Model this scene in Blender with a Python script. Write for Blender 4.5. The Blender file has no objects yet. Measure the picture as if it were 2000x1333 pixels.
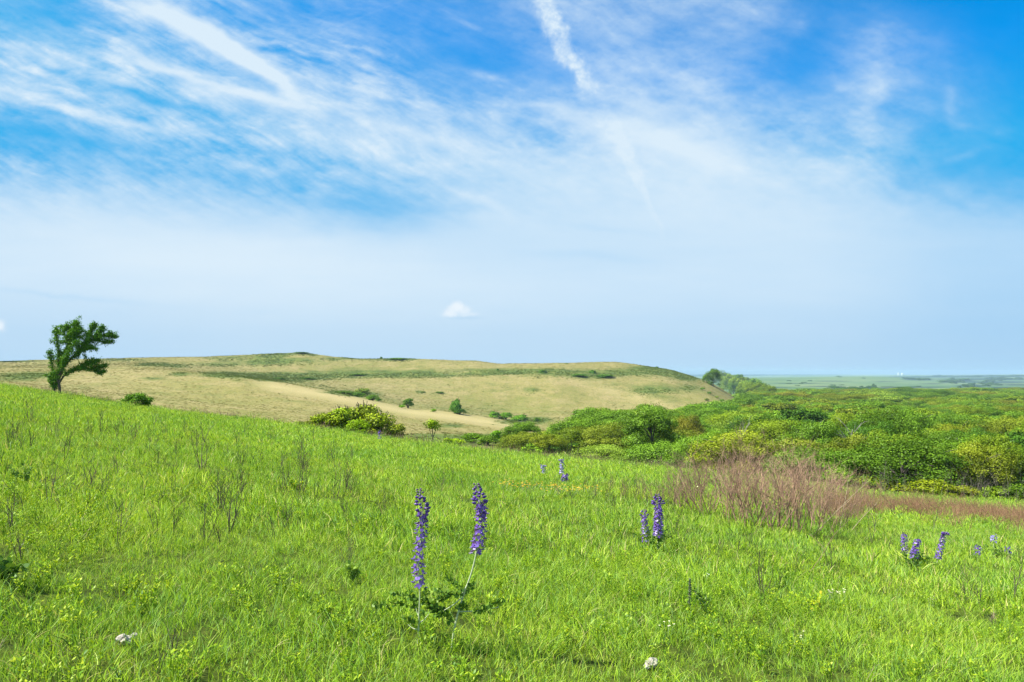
import bpy, math, random
import numpy as np
from mathutils import Vector

SC = bpy.context.scene
COL = SC.collection
R = math.radians
rng = np.random.default_rng(11)

# ------------------------------------------------------------------ camera
EYE = 1.6
F, CX, CY, HOR = 1555.0, 1000.0, 666.5, 728.0
PITCH = math.atan((HOR - CY) / F)
cam_d = bpy.data.cameras.new('camera')
cam = bpy.data.objects.new('camera', cam_d)
COL.objects.link(cam)
cam.location = (0, 0, EYE)
cam.rotation_euler = (R(90) + PITCH, 0, 0)
cam_d.sensor_width = 36
cam_d.lens = 36 * F / 2000
cam_d.clip_start = 0.05
cam_d.clip_end = 60000
SC.camera = cam


def ray(px, py):
    """(X/Y, Z/Y) of the sight line that the photograph has at px, py."""
    x = (px - CX) / F
    y = (CY - py) / F
    c, s = math.cos(PITCH), math.sin(PITCH)
    Y = c - y * s
    Z = y * c + s
    return x / Y, Z / Y


# ------------------------------------------------------------------ terrain
# each layer of the land: how far off it is and how high it stands, per bearing
def lay(dist, hts):
    """dist, hts: {bearing px: value}; a height given as ('y', row) is read as a sight line."""
    px = sorted(hts)
    dk = sorted(dist)
    out = []
    for p in px:
        d = float(np.interp(p, dk, [dist[k] for k in dk]))
        h = hts[p]
        z = h[0] if isinstance(h, tuple) else ray(p, h)[1] * d
        out.append((p, d, z))
    return out


EDGE_D = {-400: 62, 0: 58, 300: 55, 600: 52, 800: 50, 1000: 48, 1250: 46, 1500: 46, 1700: 48, 2000: 50, 2400: 55}
EDGE_Y = {-600: 668, 0: 754, 110: 771, 200: 785, 300: 800, 450: 819, 600: 840, 800: 866, 1000: 891, 1250: 912, 1500: 940,
          1700: 968, 1850: 978, 2000: 985, 2400: 1020, 2800: 1050}


def zz(v):
    return (v,)


LAYERS = [
    lay({0: 0}, {0: zz(-1.6)}),
    lay(EDGE_D, EDGE_Y),
    lay({0: 90, 1000: 82, 2000: 82}, {-600: zz(-4), 0: zz(-6), 300: zz(-8), 600: zz(-9), 800: zz(-9.6), 1000: zz(-10.2), 1200: zz(-12), 1500: zz(-12.3), 2400: zz(-13)}),
    lay({0: 150, 600: 140, 1000: 130, 2000: 130}, {-600: 750, 0: 762, 300: 806, 600: 841, 800: 850, 900: 855, 1000: 864, 1100: zz(-14), 1400: zz(-15.5), 2400: zz(-16)}),
    lay({0: 220}, {-600: 735, 0: 744, 300: 777, 600: 802, 800: 824, 900: 840, 1000: 851, 1100: zz(-18.5), 1200: zz(-19), 2400: zz(-19.5)}),
    lay({0: 300}, {-600: 725, 0: 731, 300: 730, 470: 738, 560: 750, 640: 764, 735: 783, 800: 797, 900: 808, 1000: 824, 1060: 838, 1150: zz(-21), 2400: zz(-21.5)}),
    lay({0: 350}, {-600: 722, 0: 724, 300: 723, 440: 734, 560: 753, 640: 768, 735: 788, 800: 803, 900: 814, 1000: 826, 1100: zz(-22), 2400: zz(-22.5)}),
    lay({0: 450}, {-600: 715, 0: 718, 300: 716, 470: 735, 600: 750, 700: 764, 800: 782, 900: 796, 1000: 810, 1100: 806, 1200: 812, 1350: 808, 1450: 806, 1520: zz(-23.5), 2400: zz(-24)}),
    lay({0: 560}, {-600: 709, 0: 713, 300: 706, 500: 724, 700: 734, 900: 734, 1000: 731, 1085: 727, 1150: 733, 1200: 736, 1300: 744, 1380: 762, 1450: 792, 1520: zz(-25), 2400: zz(-25)}),
    lay({0: 640}, {-600: 708, 0: 706, 100: 704, 250: 700, 400: 696, 500: 691, 590: 689, 625: 694, 660: 698, 720: 700, 780: 701, 930: 704, 975: 711, 1040: 710, 1100: 708, 1210: 708, 1250: 714,
                   1310: 723, 1340: 732, 1390: 750, 1450: 786, 1520: zz(-26), 2400: zz(-26)}),
    lay({0: 760}, {-600: zz(-9), 900: zz(-9), 1300: zz(-15), 1450: zz(-27), 2400: zz(-27)}),
    lay({0: 1200}, {-600: zz(-32), 2400: zz(-32)}),
    lay({0: 2200}, {-600: 752, 1400: 753, 1600: 753, 1800: 757, 2400: 756}),
    lay({0: 3600}, {-600: 738, 1430: 739, 1600: 736, 1690: 735, 1760: 738, 1850: 745, 2000: 747, 2400: 747}),
    lay({0: 5000}, {-600: 741, 1430: 742, 1700: 740, 1800: 738, 1850: 740, 2000: 738, 2400: 738}),
    lay({0: 9000}, {-600: 734, 1400: 736, 1700: 735, 1800: 734, 1900: 733, 2000: 732, 2400: 732}),
    lay({0: 12000}, {-600: zz(-29), 2400: zz(-26)}),
]
LIM = R(57)


def pchip(x, y, q):
    h = np.diff(x)
    d = np.diff(y) / h
    m = np.zeros(len(x))
    for i in range(1, len(x) - 1):
        if d[i - 1] * d[i] > 0:
            w1, w2 = 2 * h[i] + h[i - 1], h[i] + 2 * h[i - 1]
            m[i] = (w1 + w2) / (w1 / d[i - 1] + w2 / d[i])
    m[0], m[-1] = d[0], d[-1]
    k = np.clip(np.searchsorted(x, q) - 1, 0, len(x) - 2)
    t = (q - x[k]) / h[k]
    t = np.clip(t, 0, 1)
    return ((2 * t**3 - 3 * t**2 + 1) * y[k] + (t**3 - 2 * t**2 + t) * h[k] * m[k]
            + (-2 * t**3 + 3 * t**2) * y[k + 1] + (t**3 - t**2) * h[k] * m[k + 1])


def vnoise(x, y, seed=0):
    """value noise, smooth, vectorised"""
    xi, yi = np.floor(x).astype(np.int64), np.floor(y).astype(np.int64)
    fx, fy = x - xi, y - yi
    fx, fy = fx * fx * (3 - 2 * fx), fy * fy * (3 - 2 * fy)

    def hsh(a, b):
        n = (a * 374761393 + b * 668265263 + seed * 974711) & 0x7fffffff
        n = ((n ^ (n >> 13)) * 1274126177) & 0x7fffffff
        return ((n ^ (n >> 16)) & 0xffff) / 65535.0
    a, b, c, d = hsh(xi, yi), hsh(xi + 1, yi), hsh(xi, yi + 1), hsh(xi + 1, yi + 1)
    return (a * (1 - fx) + b * fx) * (1 - fy) + (c * (1 - fx) + d * fx) * fy - 0.5


# bearings: dense in front, sparse behind
A = np.concatenate([np.arange(-180, -58, 2.5), np.arange(-58, -37, 0.7), np.arange(-37, 37, 0.125), np.arange(37, 58, 0.7), np.arange(58, 180.1, 2.5)])
A[-1] = 180.0
A = np.radians(A)
RR = np.concatenate([[0.0], np.geomspace(0.5, 12000, 430)])


def col_z(a):
    if abs(a) <= LIM:
        px = CX + F * math.tan(a)
        cs = math.cos(a)
    else:
        # behind the camera: run smoothly from one side of the land to the other
        t = (abs(a) - LIM) / (math.pi - LIM)
        e = (CX + F * math.tan(LIM)) * (1 - t) + 1000 * t if a > 0 else (CX - F * math.tan(LIM)) * (1 - t) + 1000 * t
        px = e
        cs = math.cos(LIM)
    xs, ys = [], []
    for L in LAYERS:
        p = [v[0] for v in L]
        xs.append(np.interp(px, p, [v[1] for v in L]))
        ys.append(np.interp(px, p, [v[2] for v in L]))
    return pchip(np.array(xs), np.array(ys), RR * cs)


Hg = np.array([col_z(a) for a in A])
AA, RG = np.meshgrid(A, RR, indexing='ij')
# smooth across bearings a little so the land has no creases
for it in range(6):
    Hs = Hg.copy()
    w = np.clip((RR - 40) / 60, 0, 1)[None, :]
    Hs[1:-1] = (Hg[:-2] + Hg[1:-1] * 2 + Hg[2:]) / 4
    Hg = Hg * (1 - w) + Hs * w
XX, YY = RG * np.sin(AA), RG * np.cos(AA)
amp = np.clip(RG / 20, 0, 1)
Hg += amp * (vnoise(XX / 3.1, YY / 3.1, 1) * 0.10 + vnoise(XX / 9, YY / 9, 2) * 0.16)
amp2 = np.clip((RG - 90) / 200, 0, 1)
Hg += amp2 * (vnoise(XX / 40, YY / 40, 3) * 1.1 + vnoise(XX / 15, YY / 15, 4) * 0.45 + vnoise(XX / 6, YY / 6, 5) * .15)
amp3 = np.clip((RG - 1200) / 2000, 0, 1)
Hg += amp3 * (vnoise(XX / 700, YY / 420, 6) * 9 + vnoise(XX / 200, YY / 200, 7) * 1.5)
Hg += EYE
Hg[:, 0] = 0.0
LR = np.log(RR[1:])


def height(X, Y):
    X, Y = np.asarray(X, float), np.asarray(Y, float)
    r = np.maximum(np.hypot(X, Y), 0.5)
    a = np.arctan2(X, Y)
    ia = np.clip(np.searchsorted(A, a) - 1, 0, len(A) - 2)
    ta = (a - A[ia]) / (A[ia + 1] - A[ia])
    ir = np.clip(np.searchsorted(LR, np.log(r)) - 1, 0, len(LR) - 2)
    tr = (r - RR[ir + 1]) / (RR[ir + 2] - RR[ir + 1])
    g = lambda i, j: Hg[i, j + 1]
    return (g(ia, ir) * (1 - ta) * (1 - tr) + g(ia + 1, ir) * ta * (1 - tr) + g(ia, ir + 1) * (1 - ta) * tr + g(ia + 1, ir + 1) * ta * tr)


def at(px, Y):
    """the point of the ground on bearing px, Y metres ahead"""
    X = (px - CX) / F * Y
    return Vector((X, Y, float(height(X, Y))))


def hit(px, py, y0=2.0, y1=12000.0):
    """where the land lies that the photograph shows at px, py"""
    u, s = ray(px, py)
    Ys = np.geomspace(y0, y1, 4000)
    d = s * Ys + EYE - height(u * Ys, Ys)
    k = np.argmax(d < 0)
    if d[k] >= 0:
        k = len(Ys) - 1
    Y = Ys[k]
    return Vector((u * Y, Y, float(height(u * Y, Y))))


# ------------------------------------------------------------------ mesh helpers
def make_mesh(name, V, faces, tint=None, col=None, smooth=False):
    """V (n,3); faces: list of int arrays (m,3) / (m,4)"""
    me = bpy.data.meshes.new(name)
    V = np.asarray(V, np.float32).reshape(-1, 3)
    me.vertices.add(len(V))
    me.vertices.foreach_set('co', V.ravel())
    faces = [np.asarray(f, np.int32) for f in faces if len(f)]
    nl = sum(f.size for f in faces)
    me.loops.add(nl)
    me.loops.foreach_set('vertex_index', np.concatenate([f.ravel() for f in faces]))
    tot = np.concatenate([np.full(len(f), f.shape[1], np.int32) for f in faces])
    st = np.concatenate([[0], np.cumsum(tot)[:-1]]).astype(np.int32)
    me.polygons.add(len(tot))
    me.polygons.foreach_set('loop_start', st)
    me.polygons.foreach_set('loop_total', tot)
    if smooth:
        me.polygons.foreach_set('use_smooth', np.ones(len(tot), bool))
    if tint is not None:
        a = me.attributes.new('tint', 'FLOAT', 'POINT')
        a.data.foreach_set('value', np.asarray(tint, np.float32))
    if col is not None:
        for k, v in col.items():
            a = me.attributes.new(k, 'FLOAT', 'POINT')
            a.data.foreach_set('value', np.asarray(v, np.float32))
    me.update(calc_edges=True)
    return me


class MB:
    """collects pieces of one mesh"""

    def __init__(self):
        self.V, self.Q, self.T, self.t, self.n = [], [], [], [], 0

    def add(self, V, Q=None, T=None, tint=0.5):
        V = np.asarray(V, float).reshape(-1, 3)
        self.V.append(V)
        if Q is not None and len(Q):
            self.Q.append(np.asarray(Q, int) + self.n)
        if T is not None and len(T):
            self.T.append(np.asarray(T, int) + self.n)
        self.t.append(np.broadcast_to(np.asarray(tint, float), (len(V),)))
        self.n += len(V)

    def mesh(self, name, mat=None, smooth=False):
        fs = []
        if self.Q:
            fs.append(np.concatenate(self.Q))
        if self.T:
            fs.append(np.concatenate(self.T))
        me = make_mesh(name, np.concatenate(self.V), fs, np.concatenate(self.t), smooth=smooth)
        if mat:
            me.materials.append(mat)
        return me

    def build(self, name, mat, parent=None, smooth=False):
        return link(name, self.mesh(name, mat, smooth), parent)


def link(name, me, parent=None):
    o = bpy.data.objects.new(name, me)
    COL.objects.link(o)
    if parent is not None:
        o.parent = parent
    return o


def tag(o, label=None, cat=None, group=None, kind=None):
    if label:
        o['label'] = label
    if cat:
        o['category'] = cat
    if group:
        o['group'] = group
    if kind:
        o['kind'] = kind
    return o


def empty(name, loc, label, cat, group=None, rz=0.0, s=1.0):
    o = bpy.data.objects.new(name, None)
    COL.objects.link(o)
    o.empty_display_size = 0.2
    o.location = loc
    o.rotation_euler = (0, 0, rz)
    o.scale = (s, s, s)
    return tag(o, label, cat, group)


def dup(src, loc, rz, s, label, group, name=None, color=None):
    """copy of a thing with copies of its parts (mesh data shared)"""
    r = src.copy()
    COL.objects.link(r)
    r.location = loc
    r.rotation_euler = (0, 0, rz)
    r.scale = s if isinstance(s, tuple) else (s, s, s)
    r['label'] = label
    if group:
        r['group'] = group
    if color and r.type == 'MESH':
        r.color = color
    for ch in KIDS.get(src.name, []):
        c = ch.copy()
        COL.objects.link(c)
        c.parent = r
        if color and 'tinted' in ch:
            c.color = color
            del c['tinted']
    return r


KIDS = {}


def leaf_quads(C, N, size, rg, elong=1.5, fold=0.0):
    """rhombic leaf faces at C facing N"""
    n = len(C)
    N = N / np.maximum(np.linalg.norm(N, axis=1, keepdims=True), 1e-6)
    r = rg.normal(size=(n, 3))
    T = np.cross(N, r)
    T /= np.maximum(np.linalg.norm(T, axis=1, keepdims=True), 1e-6)
    B = np.cross(N, T)
    s = (size * rg.uniform(0.6, 1.3, n))[:, None]
    w = s / elong
    V = np.stack([C - T * s * .5, C + B * w * .5 + T * s * .08, C + T * s * .5 - N * s * fold, C - B * w * .5 + T * s * .08], 1)
    return V.reshape(-1, 3), np.arange(4 * n).reshape(n, 4)


def tube(mb, P, rad, sides=5, tint=0.5):
    P = np.asarray(P, float)
    rad = np.broadcast_to(np.asarray(rad, float), (len(P),))
    D = np.gradient(P, axis=0)
    D /= np.maximum(np.linalg.norm(D, axis=1, keepdims=True), 1e-9)
    ref = np.array([1.0, 0.13, 0.07]) if abs(D[0][0]) < .8 else np.array([0.1, 1.0, 0.1])
    U = np.cross(D, ref)
    U /= np.maximum(np.linalg.norm(U, axis=1, keepdims=True), 1e-9)
    W = np.cross(D, U)
    a = np.linspace(0, 2 * math.pi, sides, endpoint=False)
    V = P[:, None] + rad[:, None, None] * (np.cos(a)[None, :, None] * U[:, None] + np.sin(a)[None, :, None] * W[:, None])
    k = len(P)
    Q = []
    for i in range(k - 1):
        for j in range(sides):
            j2 = (j + 1) % sides
            Q.append((i * sides + j, i * sides + j2, (i + 1) * sides + j2, (i + 1) * sides + j))
    mb.add(V.reshape(-1, 3), Q=Q, tint=tint)


def curve_pts(P, n):
    """Catmull-Rom through P"""
    P = np.asarray(P, float)
    E = np.vstack([2 * P[0] - P[1], P, 2 * P[-1] - P[-2]])
    out = []
    m = len(P) - 1
    for q in np.linspace(0, m - 1e-6, n):
        i = int(q)
        t = q - i
        p0, p1, p2, p3 = E[i], E[i + 1], E[i + 2], E[i + 3]
        out.append(0.5 * ((2 * p1) + (-p0 + p2) * t + (2 * p0 - 5 * p1 + 4 * p2 - p3) * t * t + (-p0 + 3 * p1 - 3 * p2 + p3) * t ** 3))
    return np.array(out)


# ------------------------------------------------------------------ materials
def new_mat(name):
    m = bpy.data.materials.new(name)
    m.use_nodes = True
    nt = m.node_tree
    nt.nodes.clear()
    return m, nt


def N(nt, typ, **kw):
    n = nt.nodes.new(typ)
    for k, v in kw.items():
        if k == 'inp':
            for a, b in v.items():
                if isinstance(b, bpy.types.NodeSocket):
                    nt.links.new(b, n.inputs[a])
                else:
                    n.inputs[a].default_value = b
        else:
            setattr(n, k, v)
    return n


def ramp(nt, fac, stops, interp='LINEAR'):
    n = nt.nodes.new('ShaderNodeValToRGB')
    cr = n.color_ramp
    cr.interpolation = interp
    while len(cr.elements) > 1:
        cr.elements.remove(cr.elements[-1])
    cr.elements[0].position = stops[0][0]
    cr.elements[0].color = (*stops[0][1], 1)
    for p, c in stops[1:]:
        e = cr.elements.new(p)
        e.color = (*c, 1)
    nt.links.new(fac, n.inputs['Fac'])
    return n.outputs['Color']


def mixc(nt, fac, a, b, mode='MIX'):
    n = nt.nodes.new('ShaderNodeMix')
    n.data_type = 'RGBA'
    n.blend_type = mode
    for s, v in ((n.inputs[0], fac), (n.inputs[6], a), (n.inputs[7], b)):
        if isinstance(v, bpy.types.NodeSocket):
            nt.links.new(v, s)
        elif isinstance(v, tuple):
            s.default_value = (*v, 1) if len(v) == 3 else v
        else:
            s.default_value = v
    return n.outputs[2]


def mth(nt, op, a, b=None, c=None, clamp=False):
    n = nt.nodes.new('ShaderNodeMath')
    n.operation = op
    n.use_clamp = clamp
    for i, v in enumerate((a, b, c)):
        if v is None:
            continue
        if isinstance(v, bpy.types.NodeSocket):
            nt.links.new(v, n.inputs[i])
        else:
            n.inputs[i].default_value = v
    return n.outputs[0]


def attr(nt, name, typ='GEOMETRY'):
    return N(nt, 'ShaderNodeAttribute', attribute_name=name, attribute_type=typ)


def noise(nt, vec, scale, detail=3, rough=.5, dist=0.0):
    n = N(nt, 'ShaderNodeTexNoise', inp={'Scale': scale, 'Detail': detail, 'Roughness': rough, 'Distortion': dist})
    nt.links.new(vec, n.inputs['Vector'])
    return n.outputs['Fac']


def foliage_out(nt, color, transl=.4, gloss=.06, rough=.45, up=0.0):
    d = N(nt, 'ShaderNodeBsdfDiffuse', inp={'Color': color})
    if up:
        # blades stand so close that a sward is lit like its top, not like single upright faces
        gg = N(nt, 'ShaderNodeNewGeometry')
        vv = N(nt, 'ShaderNodeVectorMath', operation='SCALE', inp={0: gg.outputs['Normal'], 'Scale': 1 - up})
        va = N(nt, 'ShaderNodeVectorMath', operation='ADD', inp={0: vv.outputs[0], 1: (0, 0, up)})
        vn = N(nt, 'ShaderNodeVectorMath', operation='NORMALIZE', inp={0: va.outputs[0]})
        nt.links.new(vn.outputs[0], d.inputs['Normal'])
    t = N(nt, 'ShaderNodeBsdfTranslucent', inp={'Color': mixc(nt, 1.0, color, (1.2, 1.1, .4), 'MULTIPLY')})
    m = N(nt, 'ShaderNodeMixShader', inp={0: transl, 1: d.outputs[0], 2: t.outputs[0]})
    g = N(nt, 'ShaderNodeBsdfGlossy', inp={'Color': (1, 1, 1, 1), 'Roughness': rough})
    m2 = N(nt, 'ShaderNodeMixShader', inp={0: gloss, 1: m.outputs[0], 2: g.outputs[0]})
    o = N(nt, 'ShaderNodeOutputMaterial', inp={'Surface': m2.outputs[0]})


def mat_leaf(name, stops, transl=.35, gloss=.04, by='object', world_scale=None, up=0.0):
    """leaf colour runs along `stops` with each leaf's own tint; by='object' multiplies by the object's colour"""
    m, nt = new_mat(name)
    t = attr(nt, 'tint').outputs['Fac']
    c = ramp(nt, t, stops)
    if world_scale:
        g = N(nt, 'ShaderNodeNewGeometry')
        f = noise(nt, g.outputs['Position'], world_scale, 2)
        f = ramp(nt, f, [(.3, (.72, .82, .8)), (.5, (1, 1, 1)), (.7, (1.18, 1.08, .9))])
        c = mixc(nt, 1.0, c, f, 'MULTIPLY')
    if by == 'object':
        oi = N(nt, 'ShaderNodeObjectInfo')
        c = mixc(nt, 1.0, c, oi.outputs['Color'], 'MULTIPLY')
    elif by == 'shade':
        oi = N(nt, 'ShaderNodeObjectInfo')
        c = mixc(nt, 1.0, c, ramp(nt, oi.outputs['Random'], [(0, (.7, .74, .66)), (.5, (1, 1, 1)), (1, (1.25, 1.2, 1.25))]), 'MULTIPLY')
    elif by == 'random':
        oi = N(nt, 'ShaderNodeObjectInfo')
        c = mixc(nt, 1.0, c, ramp(nt, oi.outputs['Random'], WOOD_RAMP, 'CONSTANT'), 'MULTIPLY')
    foliage_out(nt, c, transl, gloss, up=up)
    return m


def mat_simple(name, col, rough=.8, tintamt=.35, scale=None):
    m, nt = new_mat(name)
    t = attr(nt, 'tint').outputs['Fac']
    lo = tuple(v * (1 - tintamt) for v in col)
    hi = tuple(min(1, v * (1 + tintamt)) for v in col)
    c = ramp(nt, t, [(0, lo), (1, hi)])
    if scale:
        tc = N(nt, 'ShaderNodeTexCoord')
        f = noise(nt, tc.outputs['Object'], scale, 4, .6)
        c = mixc(nt, 1.0, c, ramp(nt, f, [(.3, (.6, .6, .6)), (.7, (1.3, 1.3, 1.3))]), 'MULTIPLY')
    b = N(nt, 'ShaderNodeBsdfPrincipled', inp={'Base Color': c, 'Roughness': rough})
    b.inputs['Specular IOR Level'].default_value = .25
    N(nt, 'ShaderNodeOutputMaterial', inp={'Surface': b.outputs[0]})
    return m


# tree colours (multiply the neutral leaf ramp)
WOOD = [
    ('yellow-green', (.94, .98, .6)), ('bright green', (.74, .98, .7)), ('mid green', (.62, .84, .65)),
    ('olive', (.92, .84, .7)), ('dark green', (.32, .54, .48)), ('pale grey-green', (1.25, 1.3, 1.7)),
    ('brownish olive', (1.15, .84, .95)), ('golden olive', (1.08, .95, .6)),
]
WOOD_W = [.22, .18, .25, .15, .11, .05, .02, .02]
WOOD_RAMP = [(0, (.9, .95, .62)), (.25, (.74, .93, .7)), (.45, (.62, .82, .7)), (.65, (.95, .86, .75)), (.80, (.42, .62, .55)), (.89, (1.15, 1.2, 1.5)), (.94, (1.1, .85, .9))]
LEAF_STOPS = [(0, (.05, .085, .007)), (.45, (.17, .25, .016)), (1, (.35, .46, .045))]
M_leaf = mat_leaf('leaf', LEAF_STOPS, transl=.13, gloss=.01)
M_leaf_far = mat_leaf('leaf_far', LEAF_STOPS, by='random', transl=.22, gloss=.01)
M_bark = mat_simple('bark', (.10, .085, .07), .9, .4, 12)
M_bark_pale = mat_simple('bark_pale', (.32, .30, .26), .9, .3, 12)
M_twig_dark = mat_simple('twig_dark', (.085, .07, .05), .9, .5)
M_twig_pink = mat_simple('twig_pink', (.40, .25, .165), .85, .55)
M_twig_tan = mat_simple('twig_tan', (.42, .33, .21), .85, .4)
M_twig_brown = mat_simple('twig_brown', (.26, .17, .11), .9, .5)


def mat_ground():
    m, nt = new_mat('land')
    g = N(nt, 'ShaderNodeNewGeometry')
    P = g.outputs['Position']
    # meadow soil and thatch under the grass
    near = ramp(nt, noise(nt, P, 2.2, 5, .65), [(.25, (.02, .028, .004)), (.5, (.055, .08, .008)), (.75, (.11, .13, .02))])
    # dry straw coloured hill grass
    big = noise(nt, P, .012, 4, .55, .6)
    mid = noise(nt, P, .09, 4, .6, .4)
    fine = noise(nt, P, 1.1, 4, .75)
    straw = ramp(nt, big, [(.3, (.178, .182, .044)), (.48, (.245, .214, .070)), (.66, (.300, .245, .104))])
    straw = mixc(nt, .55, straw, ramp(nt, mid, [(.3, (.155, .178, .038)), (.5, (.238, .213, .068)), (.7, (.325, .262, .118))]))
    straw = mixc(nt, 1.0, straw, ramp(nt, fine, [(.25, (.62, .66, .6)), (.5, (1, 1, 1)), (.75, (1.35, 1.3, 1.3))]), 'MULTIPLY')
    straw = mixc(nt, mth(nt, 'MULTIPLY', attr(nt, 'pale').outputs['Fac'], .75), straw, (.44, .36, .165))  # light on the spur crests put into the straw colour
    gm = attr(nt, 'green').outputs['Fac']
    br = noise(nt, P, .14, 4, .65)
    gmn = mth(nt, 'MULTIPLY_ADD', mth(nt, 'SUBTRACT', br, .5), 1.6, gm)
    gfac = ramp(nt, gmn, [(.08, (0, 0, 0)), (.72, (1, 1, 1))])
    green = ramp(nt, mid, [(.3, (.040, .070, .014)), (.5, (.085, .130, .022)), (.7, (.15, .175, .035))])
    green = mixc(nt, 1.0, green, ramp(nt, fine, [(.25, (.6, .6, .6)), (.75, (1.4, 1.4, 1.4))]), 'MULTIPLY')
    gsep = N(nt, 'ShaderNodeSeparateColor', inp={0: gfac})
    hill = mixc(nt, mth(nt, 'MULTIPLY', gsep.outputs[0], .92), straw, green)
    # far prairie
    fb = noise(nt, P, .0016, 4, .6, .5)
    far = ramp(nt, fb, [(.3, (.06, .12, .04)), (.5, (.105, .17, .055)), (.68, (.19, .23, .09))])
    ffac = attr(nt, 'far').outputs['Fac']
    far = mixc(nt, gsep.outputs[0], far, (.02, .045, .022))
    hill = mixc(nt, ffac, hill, far)
    c = mixc(nt, attr(nt, 'meadow').outputs['Fac'], hill, near)
    # floor of the wood
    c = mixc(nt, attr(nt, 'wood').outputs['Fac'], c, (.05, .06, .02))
    b = N(nt, 'ShaderNodeBsdfPrincipled', inp={'Base Color': c, 'Roughness': .95})
    b.inputs['Specular IOR Level'].default_value = .1
    bp = N(nt, 'ShaderNodeBump', inp={'Strength': .55, 'Distance': .35, 'Height': fine})
    nt.links.new(bp.outputs[0], b.inputs['Normal'])
    N(nt, 'ShaderNodeOutputMaterial', inp={'Surface': b.outputs[0]})
    return m


M_land = mat_ground()


# ------------------------------------------------------------------ ground meshes
def screen_of(X, Y, Z):
    c, s = math.cos(PITCH), math.sin(PITCH)
    z = Z - EYE
    dep = Y * c + z * s
    up = -Y * s + z * c
    dep = np.where(dep > .01, dep, .01)
    return CX + F * X / dep, CY - F * up / dep


PXg, PYg = screen_of(XX, YY, Hg)
# green drainages and brushy terraces on the straw hills: (bearing px, row, half-length, half-height, strength)
GREEN = [
    (60, 733, 70, 6, .8), (30, 741, 60, 5, .5), (300, 712, 40, 4, .75), (345, 716, 30, 4, .5), (470, 700, 70, 5, .65), (430, 712, 60, 4, .6),
    (560, 704, 60, 5, .9), (540, 692, 60, 3, .8), (620, 690, 40, 3, .7), (520, 710, 50, 5, .5), (440, 732, 55, 6, .95), (530, 736, 60, 8, 1), (600, 736, 60, 8, 1),
    (700, 730, 70, 7, 1), (790, 730, 60, 6, 1), (860, 731, 60, 5, .7), (960, 727, 60, 6, 1), (1060, 726, 60, 6, 1), (1145, 731, 46, 6, 1.0), (1200, 728, 50, 6, .9),
    (1270, 726, 50, 6, .9), (1320, 730, 42, 6, .85), (1345, 738, 30, 6, .9), (1270, 718, 40, 4, .8), (700, 770, 45, 5, 1), (650, 767, 30, 3, .6), (860, 766, 18, 3, .6), (820, 765, 10, 2, .6),
    (1275, 760, 40, 8, .7), (1345, 757, 22, 6, .7), (1040, 762, 20, 3, .4), (350, 731, 20, 5, .6), (300, 740, 30, 5, .4), (1300, 764, 30, 5, .5),
    (700, 700, 90, 2, .9), (770, 700, 50, 3, .9), (880, 832, 30, 5, .7), (960, 797, 40, 4, .35), (240, 703, 60, 3, .5), (40, 706, 60, 2, .5),
    (1010, 826, 50, 5, .9), (1050, 820, 30, 6, .8), (700, 757, 30, 3, .2), (380, 765, 80, 10, .18), (150, 760, 80, 10, .15), (980, 760, 80, 10, .15),
    (900, 858, 110, 9, 1.1), (980, 862, 60, 12, 1.2), (820, 852, 60, 6, .5), (1030, 865, 50, 16, 1.2),
]
gr = np.zeros_like(Hg)
for (gx, gy, a, b, s) in GREEN:
    gr += s * np.exp(-(((PXg - gx) / a) ** 2 + ((PYg - gy) / b) ** 2) ** 1.2)
gr *= 1.15
fr_ = np.zeros_like(Hg)
for (gx, gy, a, b, s) in [(1930, 741, 90, 1.8, 1.3), (1955, 747, 60, 2.2, 1.1), (1872, 745, 28, 2.6, 1.4), (1896, 754, 26, 2.6, 1.3), (1700, 758.5, 60, 1.4, 1.2), (1800, 757, 60, 1.0, 1.0), (1560, 749, 60, .8, .8), (1850, 736.5, 90, 1.2, 1.5), (1970, 735, 110, 1.5, 1.6), (1780, 736.5, 40, .8, 1.2),
                          (1500, 757, 60, 1.2, .8), (1610, 755, 40, 1.0, .9), (1790, 741, 26, 2.2, 1.3), (1630, 745, 40, .9, .8), (1730, 746, 30, .8, .8), (1960, 758, 50, 1.6, 1.0), (1820, 750, 26, 1, .8), (1990, 752, 40, 1.6, .9)]:
    fr_ += s * np.exp(-(((PXg - gx) / a) ** 2 + ((PYg - gy) / b) ** 2) ** 1.3)
fr_ *= (RG > 1100) & (YY > 0)
# lit crests of the two spurs, their brightness painted as paler straw, and the greener slope that rises behind each
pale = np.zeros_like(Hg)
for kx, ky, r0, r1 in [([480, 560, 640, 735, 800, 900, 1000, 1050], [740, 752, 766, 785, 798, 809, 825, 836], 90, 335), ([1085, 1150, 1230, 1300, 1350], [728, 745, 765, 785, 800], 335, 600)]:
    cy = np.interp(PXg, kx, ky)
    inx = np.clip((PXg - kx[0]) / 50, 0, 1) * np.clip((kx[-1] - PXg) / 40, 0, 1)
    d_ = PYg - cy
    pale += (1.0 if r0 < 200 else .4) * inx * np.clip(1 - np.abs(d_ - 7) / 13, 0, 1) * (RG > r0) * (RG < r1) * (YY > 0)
    gr += inx * .34 * np.exp(-((d_ + 7) / 6) ** 2) * (RG > r0) * (YY > 0)
gr *= (RG > 85) & (YY > 0) & (RG < 900)
gr += fr_
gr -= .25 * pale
edge_r = np.interp(CX + F * np.tan(np.clip(AA, -1.0, 1.0)), list(EDGE_D), list(EDGE_D.values())) / np.cos(np.clip(AA, -1, 1))
meadow = 1 - np.clip((RG - edge_r - 8) / 12, 0, 1)
meadow = np.where(np.abs(AA) > 1.0, 1 - np.clip((RG - 130) / 40, 0, 1), meadow)
farm = np.clip((RG - 800) / 250, 0, 1)
wood_n = lambda px: np.interp(px, [1000, 1100, 1250, 1400, 1600, 1800, 2000, 2300], [104, 92, 78, 68, 60, 57, 56, 54])
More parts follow.
